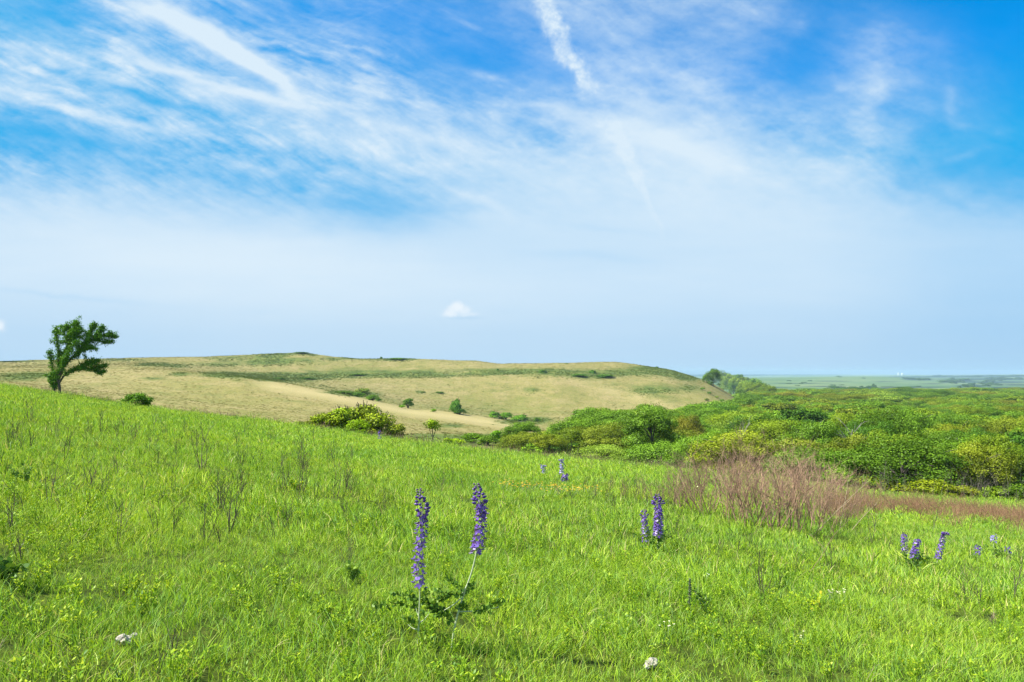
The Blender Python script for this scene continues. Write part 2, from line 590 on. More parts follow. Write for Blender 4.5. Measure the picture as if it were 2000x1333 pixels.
wood_f = lambda px: np.interp(px, [1000, 1060, 1100, 1200, 1300, 1400, 1440, 1470, 1500, 2300], [112, 150, 180, 220, 262, 330, 400, 560, 930, 980])
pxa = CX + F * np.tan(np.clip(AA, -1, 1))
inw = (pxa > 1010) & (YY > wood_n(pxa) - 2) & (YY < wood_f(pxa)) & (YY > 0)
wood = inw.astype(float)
nA, nR = Hg.shape
vid = np.arange(nA * nR).reshape(nA, nR)


def land(name, k0, k1, label):
    ids = vid[:, k0:k1 + 1]
    n2 = k1 - k0 + 1
    V = np.stack([XX[:, k0:k1 + 1], YY[:, k0:k1 + 1], Hg[:, k0:k1 + 1]], -1).reshape(-1, 3)
    g = np.arange(nA * n2).reshape(nA, n2)
    Q = np.stack([g[:-1, :-1], g[:-1, 1:], g[1:, 1:], g[1:, :-1]], -1).reshape(-1, 4)[:, ::-1]
    sl = (slice(None), slice(k0, k1 + 1))
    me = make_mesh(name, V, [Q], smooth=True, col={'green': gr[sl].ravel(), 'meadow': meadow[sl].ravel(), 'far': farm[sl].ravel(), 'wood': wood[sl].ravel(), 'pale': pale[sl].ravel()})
    me.materials.append(M_land)
    o = link(name, me)
    tag(o, label, None, None, 'structure')
    return o


kA = int(np.searchsorted(RR, 110))
kB = int(np.searchsorted(RR, 1000))
land('ground', 0, kA, 'green sloping meadow ground under the grass')
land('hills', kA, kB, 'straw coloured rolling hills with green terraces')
land('terrain', kB, nR - 1, 'flat hazy prairie reaching the horizon')

# ------------------------------------------------------------------ scatter of uncountable stuff
HID = bpy.data.collections.new('seed_meshes')


def scatter(name, pts, rots, scl, metas, idx, label):
    """one object whose points carry instances of the seed meshes"""
    col = bpy.data.collections.new(name + '_seeds')
    for i, me in enumerate(metas):
        o = bpy.data.objects.new('seed_%s_%03d' % (name, i), me)
        col.objects.link(o)
    me = bpy.data.meshes.new(name)
    me.vertices.add(len(pts))
    me.vertices.foreach_set('co', np.asarray(pts, np.float32).ravel())
    a = me.attributes.new('rot', 'FLOAT_VECTOR', 'POINT')
    a.data.foreach_set('vector', np.asarray(rots, np.float32).ravel())
    a = me.attributes.new('scl', 'FLOAT_VECTOR', 'POINT')
    a.data.foreach_set('vector', np.asarray(scl, np.float32).ravel())
    a = me.attributes.new('pick', 'INT', 'POINT')
    a.data.foreach_set('value', np.asarray(idx, np.int32))
    me.materials.append(metas[0].materials[0])
    ob = link(name, me)
    ng = bpy.data.node_groups.new(name + '_scatter', 'GeometryNodeTree')
    ng.interface.new_socket('Geometry', in_out='INPUT', socket_type='NodeSocketGeometry')
    ng.interface.new_socket('Geometry', in_out='OUTPUT', socket_type='NodeSocketGeometry')
    gi, go = ng.nodes.new('NodeGroupInput'), ng.nodes.new('NodeGroupOutput')
    ci = ng.nodes.new('GeometryNodeCollectionInfo')
    ci.inputs['Collection'].default_value = col
    ci.inputs['Separate Children'].default_value = True
    ci.inputs['Reset Children'].default_value = True
    ip = ng.nodes.new('GeometryNodeInstanceOnPoints')

    def na(n, t):
        x = ng.nodes.new('GeometryNodeInputNamedAttribute')
        x.data_type = t
        x.inputs[0].default_value = n
        return [s for s in x.outputs if s.enabled and s.name == 'Attribute'][0]
    L = ng.links.new
    L(gi.outputs[0], ip.inputs['Points'])
    L(ci.outputs[0], ip.inputs['Instance'])
    ip.inputs['Pick Instance'].default_value = True
    L(na('pick', 'INT'), ip.inputs['Instance Index'])
    er = ng.nodes.new('FunctionNodeEulerToRotation')
    L(na('rot', 'FLOAT_VECTOR'), er.inputs[0])
    L(er.outputs[0], ip.inputs['Rotation'])
    L(na('scl', 'FLOAT_VECTOR'), ip.inputs['Scale'])
    L(ip.outputs[0], go.inputs[0])
    md = ob.modifiers.new('scatter', 'NODES')
    md.node_group = ng
    tag(ob, label, None, None, 'stuff')
    return ob


def tuft(rg, n, rad, h, w, bend, straw=.04, forb=0.0, segs=3):
    """a tuft of grass blades"""
    mb = MB()
    r = rad * np.sqrt(rg.uniform(0, 1, n))
    a = rg.uniform(0, 2 * math.pi, n)
    bx, by = r * np.cos(a), r * np.sin(a)
    H = h * rg.uniform(.45, 1.15, n)
    dirn = rg.uniform(0, 2 * math.pi, n)
    bd = bend * rg.uniform(.2, 1.2, n) * H
    fa = rg.uniform(0, math.pi, n)
    W = w * rg.uniform(.6, 1.3, n)
    tint = np.clip(rg.normal(.41, .21, n), 0, .85)
    dead = rg.uniform(size=n) < straw
    tint[dead] = rg.uniform(.9, 1, dead.sum())
    t = np.linspace(0, 1, segs + 1)
    V, tt = [], []
    for k, s in enumerate(t):
        cx = bx + np.cos(dirn) * bd * s * s
        cy = by + np.sin(dirn) * bd * s * s
        cz = H * (s - .25 * bend * s * s) - .02
        ww = W * (1 - s) ** .7 * .5 if k < segs else W * .04
        V.append(np.stack([cx - np.cos(fa) * ww, cy - np.sin(fa) * ww, cz], -1))
        V.append(np.stack([cx + np.cos(fa) * ww, cy + np.sin(fa) * ww, cz], -1))
        tt += [tint, tint]
    V = np.stack(V, 1)
    m = 2 * (segs + 1)
    base = (np.arange(n) * m)[:, None]
    Q = np.concatenate([base + np.array([2 * k, 2 * k + 1, 2 * k + 3, 2 * k + 2]) for k in range(segs)])
    mb.add(V.reshape(-1, 3), Q=Q, tint=np.stack(tt, 1).reshape(-1))
    return mb


GRASS_STOPS = [(0, (.025, .07, .004)), (.14, (.07, .17, .008)), (.24, (.165, .31, .05)), (.32, (.255, .44, .11)), (.42, (.24, .435, .022)), (.56, (.345, .545, .028)), (.68, (.46, .64, .06)), (.82, (.54, .69, .13)), (.9, (.50, .48, .14)), (1, (.60, .52, .26))]
M_grass = mat_leaf('grass_blade', GRASS_STOPS, transl=.36, gloss=.012, by=None, world_scale=.28, up=.42)
M_forb = mat_leaf('forb_leaf', [(0, (.035, .12, .006)), (.3, (.13, .28, .015)), (.55, (.29, .45, .022)), (.85, (.46, .57, .03)), (1, (.55, .46, .05))], transl=.35, gloss=.012, by=None, world_scale=.5, up=.35)


def field_points(dens_fn, y0, y1, margin=1.5, wide=.74, seed=0):
    rg = np.random.default_rng(seed)
    out = []
    ys = np.geomspace(y0, y1, 40)
    for a, b in zip(ys[:-1], ys[1:]):
        ym = (a + b) / 2
        wd = wide * b + margin
        area = (b - a) * 2 * wd
        n = rg.poisson(area * dens_fn(ym))
        x = rg.uniform(-wd, wd, n)
        y = rg.uniform(a, b, n)
        out.append(np.stack([x, y], -1))
    P = np.concatenate(out)
    px = CX + F * P[:, 0] / P[:, 1]
    ed = np.interp(px, list(EDGE_D), list(EDGE_D.values()))
    keep = P[:, 1] < ed + 9
    return P[keep]


def scat_on(name, P, metas, label, smin, smax, seed, tilt=.12, hfn=None):
    rg = np.random.default_rng(seed)
    n = len(P)
    Z = height(P[:, 0], P[:, 1])
    pts = np.column_stack([P, Z])
    rot = np.column_stack([rg.normal(0, tilt, n), rg.normal(0, tilt, n), rg.uniform(0, 2 * math.pi, n)])
    s = rg.uniform(smin, smax, n)
    if hfn is not None:
        s = s * hfn(P[:, 0], P[:, 1])
    scl = np.column_stack([s, s, s * rg.uniform(.8, 1.25, n)])
    return scatter(name, pts, rot, scl, metas, rg.integers(0, len(metas), n), label)


def patchy(x, y):
    return 1 + .6 * vnoise(x / 1.7, y / 1.7, 31) + .65 * vnoise(x / .5, y / .5, 32)


rgG = np.random.default_rng(5)
mA = [tuft(rgG, 52, .17, .12, .0046, .85, .03).mesh('grass', M_grass) for _ in range(9)]
mB = [tuft(rgG, 56, .30, .135, .0082, .7, .045, segs=2).mesh('grass', M_grass) for _ in range(7)]
mC = [tuft(rgG, 110, .62, .12, .0145, .7, .03, segs=2).mesh('grass', M_grass) for _ in range(6)]
metas = mA + mB + mC
PA = field_points(lambda y: 60, 1.2, 10, 2.0, seed=1)
PB = field_points(lambda y: 25, 9.5, 24, seed=2)
PC = field_points(lambda y: 9 if y < 40 else 7, 22, 72, seed=3)
P_all = np.concatenate([PA, PB, PC])
rg = np.random.default_rng(77)
pick = np.concatenate([rg.integers(0, 9, len(PA)), 9 + rg.integers(0, 7, len(PB)), 16 + rg.integers(0, 6, len(PC))])
n = len(P_all)
pts = np.column_stack([P_all, height(P_all[:, 0], P_all[:, 1])])
rot = np.column_stack([rg.normal(0, .22, n), rg.normal(0, .22, n), rg.uniform(0, 2 * math.pi, n)])
s = rg.uniform(.75, 1.25, n) * patchy(P_all[:, 0], P_all[:, 1])
scatter('grass', pts, rot, np.column_stack([s, s, s * rg.uniform(.8, 1.3, n)]), metas, pick, 'bright green spring grass covering the meadow slope')


# leafy forbs between the grass
def forb(rg, nst, h, leaf, rad, elong=2.2):
    mb = MB()
    for i in range(nst):
        a, r = rg.uniform(0, 6.28), rad * rg.uniform(0, 1)
        b = np.array([r * math.cos(a), r * math.sin(a), 0])
        H = h * rg.uniform(.6, 1.1)
        top = b + np.array([rg.normal(0, .15) * H, rg.normal(0, .15) * H, H])
        tube(mb, [b, (b + top) / 2 + rg.normal(0, .004, 3), top], [.002, .0018, .001], 3, .35)
        k = int(rg.integers(9, 15))
        ts = rg.uniform(.25, 1.02, k)
        C = b + (top - b) * ts[:, None]
        an = rg.uniform(0, 6.28, k)
        out = np.stack([np.cos(an), np.sin(an), rg.uniform(.2, 1.1, k)], -1)
        out /= np.linalg.norm(out, axis=1, keepdims=True)
        nrm = np.cross(out, np.stack([-np.sin(an), np.cos(an), np.zeros(k)], -1))
        L = leaf * rg.uniform(.6, 1.2, k)[:, None]
        side = np.stack([-np.sin(an), np.cos(an), np.zeros(k)], -1)
        V = np.stack([C, C + out * L * .5 + side * L / elong * .5, C + out * L, C + out * L * .5 - side * L / elong * .5], 1)
        mb.add(V.reshape(-1, 3), Q=np.arange(4 * k).reshape(k, 4), tint=np.repeat(np.clip(rg.normal(.5, .18, k), 0, .86), 4))
    return mb


fm = [forb(rgG, 5, .11, .024, .05).mesh('forb', M_forb) for _ in range(6)] + [forb(rgG, 4, .16, .022, .04, 3.2).mesh('forb', M_forb) for _ in range(3)]
PF = field_points(lambda y: 20 if y < 12 else (8 if y < 25 else 2), 2, 45, seed=9)
keep = (vnoise(PF[:, 0] / 1.1, PF[:, 1] / 1.1, 41) > -.12)
PF = PF[keep]
scat_on('ground_cover_leaves', PF, fm, 'small yellow-green leafy sprouts mixed through the grass', .8, 1.6, 10)

# long pale blades standing above the rest
lb = [tuft(rgG, 6, .10, .26, .0042, .85, .12).mesh('long_grass', M_grass) for _ in range(5)]
PL = field_points(lambda y: 1.3 if y < 14 else .5, 2, 30, seed=12)
scat_on('long_grass', PL, lb, 'taller loose grass blades bending above the meadow', .8, 1.5, 13, .2)


# ------------------------------------------------------------------ twigs
def branch(mb, p, d, L, r, rg, depth, up=.25, tint=None, sides=3, spread=.5, kids=(2, 4)):
    k = 4
    pts = [p]
    q, dd = np.array(p, float), np.array(d, float)
    for i in range(k):
        dd = dd + rg.normal(0, .10, 3) + np.array([0, 0, up * .25])
        dd /= np.linalg.norm(dd)
        q = q + dd * L / k
        pts.append(q.copy())
    pts = np.array(pts)
    tube(mb, pts, np.linspace(r, r * .45, k + 1), sides, rg.uniform(.1, .9) if tint is None else tint)
    if depth > 0:
        for j in range(int(rg.integers(*kids))):
            i = int(rg.integers(1, k + 1))
            nd = dd + rg.normal(0, spread, 3)
            nd[2] = abs(nd[2]) * .8 + .1
            nd /= np.linalg.norm(nd)
            branch(mb, pts[i], nd, L * rg.uniform(.4, .7), r * .5, rg, depth - 1, up, tint, 3, spread, kids)


def dead_twig(rg, h, nst, r=.004, depth=2, rad=.06, lean=.25):
    mb = MB()
    for i in range(nst):
        a = rg.uniform(0, 6.28)
        d = np.array([math.cos(a) * rg.uniform(0, lean * 1.6), math.sin(a) * rg.uniform(0, lean * 1.6), 1.0])
        d /= np.linalg.norm(d)
        branch(mb, np.array([math.cos(a) * rad * rg.uniform(), math.sin(a) * rad * rg.uniform(), -.02]), d, h * rg.uniform(.5, .8), r, rg, depth)
    return mb


rgT = np.random.default_rng(21)
TW = []
for i, (h, ns, r, dp) in enumerate([(.62, 3, .0065, 2), (.75, 5, .007, 2), (.5, 2, .006, 2), (.85, 2, .007, 1), (.6, 7, .0055, 2), (.45, 4, .005, 2)]):
    TW.append(dead_twig(rgT, h * .88, ns, r * .95, dp).mesh('dead_twig', M_twig_dark))

G_TW = 'bare dead twigs standing in the meadow'


def zone(px, Y):
    if px < 250:
        a = 'below the windswept tree' if Y > 22 else ('at the left meadow edge' if Y > 12 else 'at the low left of the meadow')
    elif px < 520:
        a = 'on the slope below the rounded bush'
    elif px < 780:
        a = 'below the yellow-green brow shrubs' if Y > 18 else 'just left of the tall blue spikes'
    elif px < 1100:
        a = 'behind the two tall blue flower spikes'
    elif px < 1400:
        a = 'left of the pink twig thicket'
    elif px < 1700:
        a = 'below the pink twig thicket'
    else:
        a = 'around the blue flowers on the right'
    return a


twig_spots = [  # base px, base row, kind, height scale
    (395, 922, 1, 1.5), (400, 1060, 1, .8), (432, 1062, 0, .9), (110, 860, 4, 1.0), (30, 865, 4, 1.2), (60, 880, 0, 1.2), (125, 905, 3, 1.3), (205, 975, 3, .9), (215, 980, 2, .8),
    (560, 965, 4, 1.2), (590, 965, 1, 1.1), (655, 985, 3, 1.3), (700, 960, 0, .9), (645, 905, 2, 1.0), (685, 905, 1, .8), (465, 1035, 4, .7), (545, 925, 3, 1.1),
    (200, 850, 1, 1.1), (245, 850, 3, 1.1), (270, 860, 2, 1.0), (300, 880, 0, .9), (90, 990, 3, 1.1), (45, 1100, 0, .9), (120, 1010, 3, .7), (20, 1040, 0, 1.1),
    (350, 870, 2, 1.0), (320, 848, 1, .8), (430, 880, 0, .8), (480, 890, 3, .7), (60, 830, 1, 1.2), (150, 830, 3, 1.1), (330, 1290, 0, .7), (300, 1330, 2, .8),
    (680, 1110, 1, .6), (690, 1085, 3, .6), (1490, 1165, 1, 1.0), (1520, 1150, 0, .8), (1500, 1185, 3, .8), (1890, 1180, 1, .9), (1915, 1195, 0, 1.1), (1975, 1180, 3, 1.2),
    (1940, 1230, 2, .7), (1395, 1170, 2, .5), (1750, 1020, 0, 1.2), (1820, 1040, 3, 1.1), (1700, 1060, 3, 1.3), (1735, 1080, 0, .9), (1620, 1120, 3, .9), (1990, 1100, 4, .9), (1860, 1030, 2, 1),
    (760, 1000, 2, .7), (745, 930, 3, .7), (530, 870, 0, .9), (580, 880, 2, .9), (615, 870, 3, .7), (860, 960, 3, .7), (1050, 1010, 2, .5), (965, 990, 2, .6), (1170, 1010, 0, .6), (1120, 985, 3, .7),
    (1160, 975, 4, .9), (1185, 985, 4, .9), (1210, 975, 3, 1.0), (1225, 990, 4, .9), (1245, 985, 1, .8), (1265, 995, 4, .9), (1290, 990, 3, 1.0), (1310, 1000, 4, 1.0), (1330, 985, 1, .9),
    (1140, 965, 3, .9), (1195, 955, 4, .8), (1235, 960, 3, .9), (1280, 965, 4, .9), (1320, 960, 3, 1.1),
]
rq = np.random.default_rng(404)
for i in range(44):
    twig_spots.append((float(rq.uniform(0, 760)), float(rq.uniform(835, 1060)), int(rq.integers(0, 5)), float(rq.uniform(.7, 1.25))))
used = {}
ORD = 'first second third fourth fifth sixth seventh eighth ninth tenth eleventh twelfth thirteenth fourteenth fifteenth sixteenth seventeenth eighteenth nineteenth twentieth'.split()
ORD += ['twenty-' + o for o in ORD[:9]] + ['thirtieth'] + ['thirty-' + o for o in ORD[:9]] + ['fortieth'] + ['forty-' + o for o in ORD[:9]]
KND = ['forked dead twig', 'branchy dead twig', 'short dead twig', 'long dead stem', 'fan of dead stems', 'low dead sprig']
rows = []
for (px, py, k, hs) in twig_spots:
    p = hit(px, py)
    rows.append((px, p, k, hs))
rows.sort(key=lambda q: q[0])
for (px, p, k, hs) in rows:
    key = (KND[k], zone(px, p.y))
    used[key] = used.get(key, 0) + 1
cnt = {}
for (px, p, k, hs) in rows:
    key = (KND[k], zone(px, p.y))
    cnt[key] = cnt.get(key, 0) + 1
    lab = '%s in the grass %s' % key if used[key] == 1 else '%s %s %s' % (ORD[cnt[key] - 1], key[0], key[1])
    o = link('dead_twig', TW[k])
    rr = rgT.uniform(0, 6.28)
    o.location = p
    o.rotation_euler = (0, 0, rr)
    d = p.y
    # stems keep their size; only height differs a little from spot to spot
    sc = hs * np.interp(d, [5, 12, 30, 50], [.72, .85, 1.15, 1.3])
    o.scale = (sc, sc, sc)
    tag(o, lab, 'dead twig', G_TW)

# uncounted dry stems along the brow of the meadow
M_dry = mat_simple('dry_stem', (.20, .135, .095), .9, .5)
ds = [dead_twig(rgT, .5, 6, .006, 1, .25, .2).mesh('dry_stems', M_dry) for _ in range(5)]
P = []
for px in np.arange(60, 1380, 2.2):
    for k in range(2):
        D = np.interp(px, list(EDGE_D), list(EDGE_D.values()))
        w = np.interp(px, [60, 500, 700, 1000, 1380], [4, 5, 10, 14, 14])
        Y = D + 5 - abs(rgT.normal(0, 1)) * w * .55 if rgT.uniform() < .6 else D + rgT.uniform(0, 7)
        if vnoise(np.array([px / 40.]), np.array([Y / 8.]), 8)[0] < -.12 + .1 * rgT.normal():
            continue
        X = (px + rgT.normal(0, 2) - CX) / F * Y
        P.append((X, Y))
scat_on('dry_stems_undergrowth', np.array(P), ds, 'dry brown stems lining the brow of the meadow', .7, 1.35, 14)
ds2 = [dead_twig(rgT, .55, 3, .0045, 1, .12, .3).mesh('dry_stems', M_twig_dark) for _ in range(5)]
P = field_points(lambda y: .7 if y > 16 else .22, 6, 52, seed=15)
P = P[vnoise(P[:, 0] / 5, P[:, 1] / 5, 55) > .0]
scat_on('dry_stems_weeds', P, ds2, 'sparse thin dark weed stems scattered over the meadow', .5, 1.1, 16)

dn = [dead_twig(rgT, .16, 3, .0022, 1, .06, .5).mesh('dry_stems', M_twig_tan) for _ in range(4)]
P = field_points(lambda y: 5 if y < 12 else 1.5, 2.5, 26, seed=18)
P = P[vnoise(P[:, 0] / 1.4, P[:, 1] / 1.4, 66) > .02]
scat_on('dry_straw_litter', P, dn, 'broken dry straw bits low in the grass', .6, 1.3, 20, .4)

# brown brush band at the foot of the wood on the right
M_brush = mat_simple('brush', (.31, .18, .10), .9, .5)
bs = [dead_twig(rgT, .85, 9, .008, 2, .45, .25).mesh('brush', M_brush) for _ in range(4)]
P = []
for i in range(640):
    px = rgT.uniform(1620, 2350)
    Yc = np.interp(px, [1620, 1750, 2000, 2350], [23, 30, 28, 26])
    Y = Yc + rgT.normal(0, 1) * np.interp(px, [1620, 1800, 2100], [1.5, 2.6, 2.6])
    P.append(((px - CX) / F * Y, Y))
scat_on('brush_undergrowth', np.array(P), bs, 'band of rusty brown bare brush at the foot of the wood', .45, .85, 17)

# pink bare thicket: separate many-stemmed shrubs
rgP = np.random.default_rng(33)


def bare_shrub(rg, h, nst, rad, r=.011):
    mb = MB()
    for i in range(nst):
        a = rg.uniform(0, 6.28)
        q = rad * math.sqrt(rg.uniform())
        out = q / rad
        d = np.array([math.cos(a) * out * .34 + rg.normal(0, .08), math.sin(a) * out * .34 + rg.normal(0, .08), 1.0])
        d /= np.linalg.norm(d)
        branch(mb, np.array([math.cos(a) * q * .7, math.sin(a) * q * .7, -.03]), d, h * rg.uniform(.55, .85), r * rg.uniform(.45, 1.3), rg, 3, .2, rg.uniform(.05, .95), 4, .36, (3, 5))
    return mb


PS = [bare_shrub(rgP, 1.2, 9, .38) for _ in range(4)]
PSm = [m.mesh('bare_shrub', M_twig_pink) for m in PS]
TSm = [bare_shrub(rgP, 1.1, 7, .3).mesh('bare_shrub', M_twig_brown) for _ in range(2)]
thick = [(1375, 1000, .9, 0), (1400, 1012, 1.05, 1), (1345, 985, .8, 5), (1430, 1022, 1.0, 2), (1455, 1005, 1.2, 3), (1462, 1030, .95, 0), (1490, 1035, 1.1, 1), (1485, 1000, 1.25, 2), (1515, 1040, 1.0, 3),
         (1520, 1008, 1.2, 0), (1545, 1040, 1.1, 1), (1555, 1012, 1.2, 2), (1575, 1045, .95, 3), (1590, 1020, 1.1, 1), (1605, 1035, .9, 0), (1625, 1010, 1.0, 2), (1650, 1000, .9, 3), (1640, 1030, .7, 4), (1670, 1025, .65, 5),
         (1685, 990, .8, 2), (1715, 988, .7, 0), (1420, 985, 1.2, 2), (1450, 980, 1.2, 1), (1600, 990, 1.1, 3), (1560, 985, 1.2, 0), (1505, 980, 1.25, 3), (1360, 975, .9, 4)]
thick += [(1188, 962, .35, 4), (1222, 975, .38, 4), (1258, 975, .42, 5), (1285, 985, .45, 4), (1308, 990, .5, 4), (1322, 975, .75, 5), (1335, 1000, .7, 4), (1700, 1010, .6, 4), (1740, 1000, .55, 5), (1660, 985, .8, 1), (1630, 985, .9, 0)]
thick.sort()
for i, (px, py, hs, k) in enumerate(thick):
    p = hit(px, py)
    o = link('bare_shrub', (PSm + TSm)[k])
    o.location = p
    o.rotation_euler = (0, 0, rgP.uniform(0, 6.28))
    o.scale = (hs * 1.1, hs * 1.1, min(hs, 1.1) * .96 if hs > .62 else hs)
    kind = 'pinkish bare shrub' if k < 4 else 'browner bare shrub'
    pos = 'front' if py > 1015 else ('back' if py < 992 else 'middle')
    tag(o, '%s in the %s of the leafless thicket, %s shrub from its left end' % (kind, pos, ORD[i]), 'bare shrub', 'leafless pink shrubs of the thicket')

# pale straggling canes crossing the thicket
for i, (a, b, lab, *thin) in enumerate([((1590, 1045), (1705, 940), 'pale bare cane leaning right across the end of the thicket'), ((1640, 1035), (1665, 915), 'pale upright cane at the thicket end'),
                                 ((1390, 1000), (1335, 905), 'pale cane leaning left from the thicket'), ((1510, 1020), (1512, 895), 'tall grey cane rising from the thicket middle'),
                                 ((1660, 1040), (1720, 985), 'short broken pale cane right of the thicket'), ((1570, 1135), (1665, 1020), 'thin grey branch leaning in the grass below the thicket', 1)]):
    p = hit(*a)
    u, s_ = ray(*b)
    q = np.array([u * p.y, p.y + .15, EYE + s_ * p.y])
    mb = MB()
    p0 = np.array(p)
    mid = (p0 + q) / 2 + np.array([.03, 0, .06])
    C = curve_pts([p0 * 0, mid - p0, q - p0], 8)
    if thin:
        C = C + np.sin(np.linspace(0, 7, 8))[:, None] * np.array([.05, 0, .02]) * np.linspace(0, 1, 8)[:, None]
    tube(mb, C, np.linspace(.0035 if thin else .007, .0018, 8), 5, .6)
    for j in (3, 5, 6):
        branch(mb, C[j], np.array([rgP.normal(0, .5), rgP.normal(0, .3), .7]), .28, .004, rgP, 1, .1, .6)
    o = mb.build('bare_cane', M_twig_brown if thin else M_twig_tan)
    o.location = p
    tag(o, lab, 'bare cane')


# tufts of dry grass and scrub that grain the hills
M_straw = mat_leaf('straw_tuft', [(0, (.19, .20, .05)), (.5, (.275, .245, .085)), (1, (.38, .315, .14))], transl=.2, gloss=.0, by='shade', up=.78)
M_scrub = mat_leaf('scrub_tuft', [(0, (.07, .105, .018)), (.5, (.125, .17, .028)), (1, (.20, .225, .05))], transl=.2, gloss=.0, by='shade', up=.6)
rgH = np.random.default_rng(64)
u_ = rgH.uniform(-.75, .40, 150000)
y_ = np.sqrt(rgH.uniform(88. ** 2, 650. ** 2, 150000))
hx, hy = u_ * y_, y_
hp = CX + F * u_
g_i = np.clip(np.searchsorted(A, np.arctan2(hx, hy)), 0, len(A) - 1)
g_j = np.clip(np.searchsorted(RR, np.hypot(hx, hy)), 0, len(RR) - 1)
gg_ = gr[g_i, g_j] + vnoise(hx / 9, hy / 9, 77) * .5
clear = ~((hp > 1010) & (hy > wood_n(hp) - 4) & (hy < wood_f(hp)))
pl_ = pale[g_i, g_j]
keep = clear & (pl_ < .3) & (rgH.uniform(size=len(hx)) < .36 + .25 * (hy < 260))
sz = rgH.uniform(.5, 1.0, len(hx)) * np.interp(hy, [90, 300, 650], [.55, 1.0, 1.6])
for nm, sel, mt, lab, hh in (('dry_grass', keep & (gg_ + rgH.normal(0, .15, len(hx)) < .5), M_straw, 'tufts of dry straw coloured grass over the hills', .17), ('scrub_undergrowth', clear & (gg_ + rgH.normal(0, .22, len(hx)) > .62) & (rgH.uniform(size=len(hx)) < .7), M_scrub, 'low green scrub in the hill drainages and terraces', .34)):
    sd_ = [tuft(rgH, 44, .55, hh, .085, .5, .0, segs=2).mesh(nm, mt) for _ in range(4)]
    X_, Y_ = hx[sel], hy[sel]
    n_ = len(X_)
    scatter(nm, np.column_stack([X_, Y_, height(X_, Y_)]), np.column_stack([rgH.normal(0, .1, n_), rgH.normal(0, .1, n_), rgH.uniform(0, 6.28, n_)]),
            np.column_stack([sz[sel], sz[sel], sz[sel] * rgH.uniform(.6, 1.3, n_)]), sd_, rgH.integers(0, 4, n_), lab)
# grey bare stems at the foot of the wood
M_stemg = mat_simple('grey_twig', (.23, .20, .165), .9, .4)
gs = [dead_twig(rgT, 2.6, 3, .011, 2, .4, .3).mesh('grey_stems', M_stemg) for _ in range(4)]
P = []
for i in range(110):
    px = rgT.uniform(1560, 2150)
    P.append(((px - CX) / F * (wy_ := float(wood_n(px)) - rgT.uniform(-2, 7)), wy_))
scat_on('bare_stems_thicket', np.array(P), gs, 'grey bare saplings along the foot of the wood', .45, 1.0, 19)

# ------------------------------------------------------------------ trees and bushes
def crown_mb(rg, w, h, z0, nl, per, leaf, lobe=.32, flat=1.0, hollow=.55, up=.4, asym=0.0):
    """leaf clumps gathered in lobes over a domed, uneven crown: w, h radii; z0 height of its centre"""
    mb = MB()
    for i in range(nl):
        v = rg.normal(size=3)
        v /= np.linalg.norm(v)
        if v[2] < -.45:
            v[2] = -v[2]
        rr = rg.uniform(hollow, .86)
        c = np.array([v[0] * w * rr * rg.uniform(.8, 1.12), v[1] * w * rr * rg.uniform(.8, 1.12), z0 + v[2] * h * rr * rg.uniform(.82, 1.1)])
        c[0] += asym * v[2]
        lr = lobe * min(w, h) * rg.uniform(.7, 1.35)
        k = int(per * rg.uniform(.7, 1.3))
        d = rg.normal(size=(k, 3))
        d /= np.linalg.norm(d, axis=1, keepdims=True)
        rad = lr * rg.uniform(.45, 1.0, k) ** .5 * rg.uniform(.85, 1.2, k)
        C = c + d * rad[:, None] * np.array([1.15, 1.15, .75 * flat])
        Nn = d + rg.normal(0, .45, (k, 3)) + np.array([0, 0, up])
        V, Q = leaf_quads(C, Nn, leaf, rg, 1.35)
        base = rg.normal(.5, .17)
        mb.add(V, Q=Q, tint=np.repeat(np.clip(base + rg.normal(0, .14, k), 0, 1), 4))
    return mb


def trunk_mb(rg, h, r, w, nl=6, tint=.5, lean=0.0):
    mb = MB()
    P = curve_pts([[0, 0, -.2], [lean * .3, rg.normal(0, .05), h * .3], [lean * .6 + rg.normal(0, .1), rg.normal(0, .1), h * .65], [lean, rg.normal(0, .15), h]], 9)
    tube(mb, P, np.linspace(r, r * .3, 9), 7, tint)
    for i in range(nl):
        k = int(rg.integers(3, 8))
        a = rg.uniform(0, 6.28)
        e = P[k] + np.array([math.cos(a) * w * rg.uniform(.5, .8), math.sin(a) * w * rg.uniform(.5, .8), h * rg.uniform(.15, .45)])
        m = (P[k] + e) / 2 + np.array([0, 0, h * .08])
        C = curve_pts([P[k], m, e], 6)
        tube(mb, C, np.linspace(r * .45, r * .1, 6), 5, tint)
    return mb


rgF = np.random.default_rng(44)
PROTO = []   # (crown mesh, trunk mesh), built for a tree about 7 m high, 6 m wide
for i in range(9):
    NEAR = i < 6
    w, h, z0 = rgF.uniform(2.7, 3.5), rgF.uniform(2.3, 3.0), rgF.uniform(4.0, 4.4)
    c = crown_mb(rgF, w, h, z0, int(rgF.integers(52, 72)), 430 if NEAR else 130, .108 if NEAR else .25, rgF.uniform(.21, .29), asym=rgF.uniform(-.5, .5))
    # skirt of lower boughs
    for j in range(9):
        a = rgF.uniform(0, 6.28)
        cc = np.array([math.cos(a) * w * .75, math.sin(a) * w * .75, z0 - h * rgF.uniform(.5, .85)])
        kk = 380 if NEAR else 90
        d = rgF.normal(size=(kk, 3))
        d /= np.linalg.norm(d, axis=1, keepdims=True)
        V, Q = leaf_quads(cc + d * rgF.uniform(.3, .8, (kk, 1)) * np.array([1.2, 1.2, .6]), d + [0, 0, .4], .108 if NEAR else .22, rgF, 1.35)
        c.add(V, Q=Q, tint=np.repeat(np.clip(rgF.normal(.4, .15, kk), 0, 1), 4))
    t = trunk_mb(rgF, z0 + h * .3, .16, w, 8)
    PROTO.append((c.mesh('crown', M_leaf), t.mesh('trunk', M_bark)))


